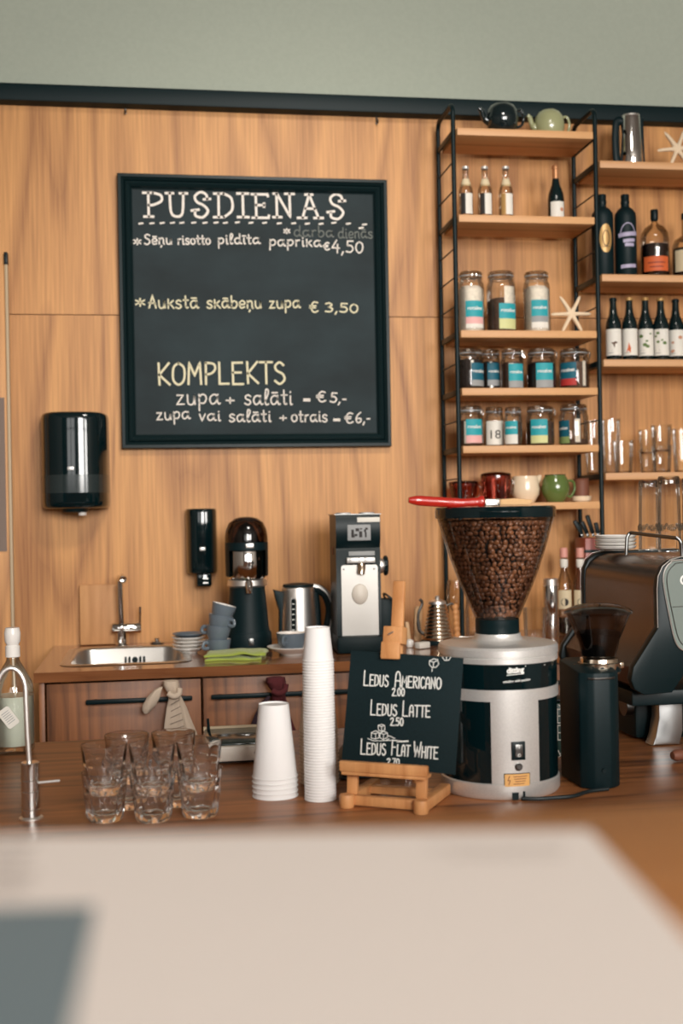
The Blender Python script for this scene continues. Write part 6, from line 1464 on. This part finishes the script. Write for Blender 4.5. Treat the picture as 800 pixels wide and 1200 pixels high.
# tall ribbed glasses upside down on the machine
def tall_glass(xl, xr, yt, Y, label):
    p = onY((xl + xr) / 2, 620, Y); k = mpp(p); R = (xr - xl) / 2 * k; h = onY((xl + xr) / 2, yt, Y).z - TOPZ
    t = T('tall_glass', label, 'glass', (p.x, Y, TOPZ), group='tall glasses upside down on the espresso machine')
    md = lambda a, z, r: 1 + .018 * math.cos(14 * a) * (z < h * .8)
    B().lathe([(R * 1.06, 0), (R * 1.07, .003), (R * 1.04, h * .3), (R, h * .82), (R * 1.02, h * .9), (R * 1.0, h * .97), (R * .9, h), (0, h)], 56, mod=md).obj('glass_wall', 'jar_glass', t)
    B().lathe([(R * .93, h * .9), (R * .96, h * .96), (R * .85, h * .985), (0, h * .985)], 32).obj('heavy_base', 'pale_glass', t)
    q = B()
    for j in range(36):
        a = 2 * PI * j / 36; z = h * (.30 + .06 * ((j * 7) % 5) / 4); q.lathe([(0, -.004), (.003, -.002), (.003, .002), (0, .004)], 6, Matrix.Translation((R * 1.04 * math.sin(a), -R * 1.04 * math.cos(a), z)))
    q.obj('dimple_band', 'jar_glass', t)
tall_glass(749, 773, 562.5, 2.71, 'upside down tall ribbed glass, nearer the saucers on the espresso machine')
tall_glass(771.5, 797, 558, 2.60, 'upside down tall ribbed glass, tallest on the espresso machine beside the rail end')
tall_glass(800, 824, 560, 2.71, 'upside down tall glass at the right photo edge on the machine')
# stack of saucers on the machine top
p = onY(722, 640, 2.77)
for i in range(4):
    t_ = T('saucer', ['white saucer lowest on the espresso machine top', 'white saucer second up on the espresso machine', 'white saucer third up on the espresso machine', 'white saucer topmost on the espresso machine'][i], 'saucer', (p.x + .0, 2.775, TOPZ + .0005 + i * .0085), group='saucers on the espresso machine')
    B().lathe([(0, .002), (.024, 0), (.03, .002), (.046, .005), (.05, .010), (.05, .0118), (.046, .0078), (.03, .0052), (0, .005)], 40).obj('dish', 'white', t_)
    B().lathe([(.023, .0004), (.027, -.0002), (.03, .0018), (.026, .0022)], 28).obj('foot_ring', 'white', t_)
# tamper handle at the right edge
p = on_counter(790, 893)
t = T('tamper', 'brown wooden tamper handle with black end at the right counter edge', 'tamper', (p.x, p.y, ZN + .0135), rz=.25)
B().lathe([(0, -.006), (.008, -.005), (.012, .004), (.0115, .02), (.009, .03), (0, .03)], 20, Matrix.Rotation(PI / 2, 4, 'Y')).obj('handle', 'pot_brown', t)
B().lathe([(0, .0302), (.0105, .0302), (.0125, .036), (.0125, .09), (.011, .095), (0, .095)], 20, Matrix.Rotation(PI / 2, 4, 'Y')).obj('shaft', 'black', t)

# ================================================================ high bar ledge in front with the printed sheet
ZL = 1.31
YL1 = onZ(800, 939, ZL).y
t = T('bar_counter', 'orange brown wooden high bar blurred in the foreground', 'bar', (.2, (YL1 + .14) / 2, 0))
B().box((0, 0, ZL - .015), (3.0, YL1 - .14, .03), .004).obj('ledge_board', 'ledge', t)
B().box((0, 0, (ZL - .031) / 2), (2.9, .05, ZL - .032), .003).obj('panel', 'ledge', t); B().box((0, .03, .05), (2.9, .012, .1), .002).obj('kickboard', 'black', t)
c = [onZ(-60, 979, ZL + .004), onZ(690, 972, ZL + .004), onZ(812, 1106, ZL + .004)]
dR = (c[2] - c[1]).normalized(); 
cr2 = c[1] + dR * .50; cl2 = c[0] + dR * .50 + Vector((-.05, 0, 0))
t = T('printed_sheet', 'large white printed paper lying blurred on the foreground ledge', 'paper', (0, 0, ZL + .0006))
q = B(); bb = bmesh.new(); f = bb.faces.new([bb.verts.new((v.x, v.y, 0)) for v in (c[0], cl2, cr2, c[1])])
bmesh.ops.recalc_face_normals(bb, faces=bb.faces)
r_ = bmesh.ops.extrude_face_region(bb, geom=[f]); bmesh.ops.translate(bb, vec=(0, 0, .0034), verts=[g for g in r_['geom'] if isinstance(g, bmesh.types.BMVert)])
bmesh.ops.recalc_face_normals(bb, faces=bb.faces); q.bm.free(); q.bm = bb; q.obj('paper_stack', 'sheet', t)
def on_sheet(x, y): v = onZ(x, y, ZL + .0046); return (v.x, v.y, .0042)
q = B(); q.poly([on_sheet(*a) for a in ((-40, 1066), (112, 1062), (84, 1200), (70, 1290), (-70, 1290))][::-1]); q.obj('printed_picture', 'sheet_blue', t)
q = B()
for j in range(6):
    y0 = 990 + j * 11; pts = [onZ(-30, y0, ZL + .0046), onZ(42 - (j % 3) * 8, y0, ZL + .0046)]
    q.ribbon([[(v.x, v.y) for v in pts]], .0022, lambda u, v: (u, v, .0042))
for j in range(2):
    pts = [onZ(500 + 30 * j, 994 + 9 * j, ZL + .0046), onZ(660, 993 + 9 * j, ZL + .0046)]; q.ribbon([[(v.x, v.y) for v in pts]], .0012, lambda u, v: (u, v, .0042))
q.obj('printed_text', 'sheet_grey', t)

# ================================================================ light, camera, render look
for i, (cx_, w_) in enumerate(wins):
    l = bpy.data.lights.new('window_daylight', 'AREA'); l.shape = 'RECTANGLE'; l.size = w_ - .1; l.size_y = wz1 - wz0 - .1
    l.energy = [30, 345, 215][i]; l.color = (1.0, .965, .92)
    o = bpy.data.objects.new('window_daylight', l); C.objects.link(o); o.location = (cx_, RY - .12, (wz0 + wz1) / 2); o.rotation_euler = (PI / 2, 0, 0)
l = bpy.data.lights.new('added_wall_spot', 'SPOT'); l.energy = 330; l.color = (1.0, .93, .84); l.spot_size = math.radians(62); l.spot_blend = 1.0; l.shadow_soft_size = .4  # unseen spot added for radial falloff on the wall and darker shelf undersides
o = bpy.data.objects.new('added_wall_spot', l); C.objects.link(o); o.location = (.9, 1.5, CZ - .05)
o.rotation_euler = (Vector((.55, 4.7, 1.75)) - Vector(o.location)).to_track_quat('-Z', 'Y').to_euler()
w = bpy.data.worlds.new('World'); bpy.context.scene.world = w; w.use_nodes = True
w.node_tree.nodes['Background'].inputs[0].default_value = (.75, .85, 1, 1); w.node_tree.nodes['Background'].inputs[1].default_value = .4
cam = bpy.data.cameras.new('camera'); co = bpy.data.objects.new('camera', cam); C.objects.link(co)
cam.sensor_fit = 'VERTICAL'; cam.sensor_height = 36; cam.sensor_width = 24; cam.lens = F / 1200 * 36; cam.clip_start = .02
back = -FWD
co.matrix_world = Matrix(((CAM_R.x, CAM_U.x, back.x, EYE.x), (CAM_R.y, CAM_U.y, back.y, EYE.y), (CAM_R.z, CAM_U.z, back.z, EYE.z), (0, 0, 0, 1)))
cam.dof.use_dof = True; cam.dof.focus_distance = 2.85; cam.dof.aperture_fstop = 3.6
sc = bpy.context.scene; sc.camera = co
sc.view_settings.view_transform = 'Standard'; sc.view_settings.look = 'None'; sc.view_settings.gamma = 1; sc.view_settings.use_curve_mapping = False
sc.view_settings.exposure = 0.2
sc.cycles.use_denoising = True; sc.cycles.max_bounces = 24; sc.cycles.transparent_max_bounces = 32; sc.cycles.transmission_bounces = 24; sc.cycles.glossy_bounces = 6; sc.cycles.diffuse_bounces = 4
sc.cycles.sample_clamp_indirect = 8
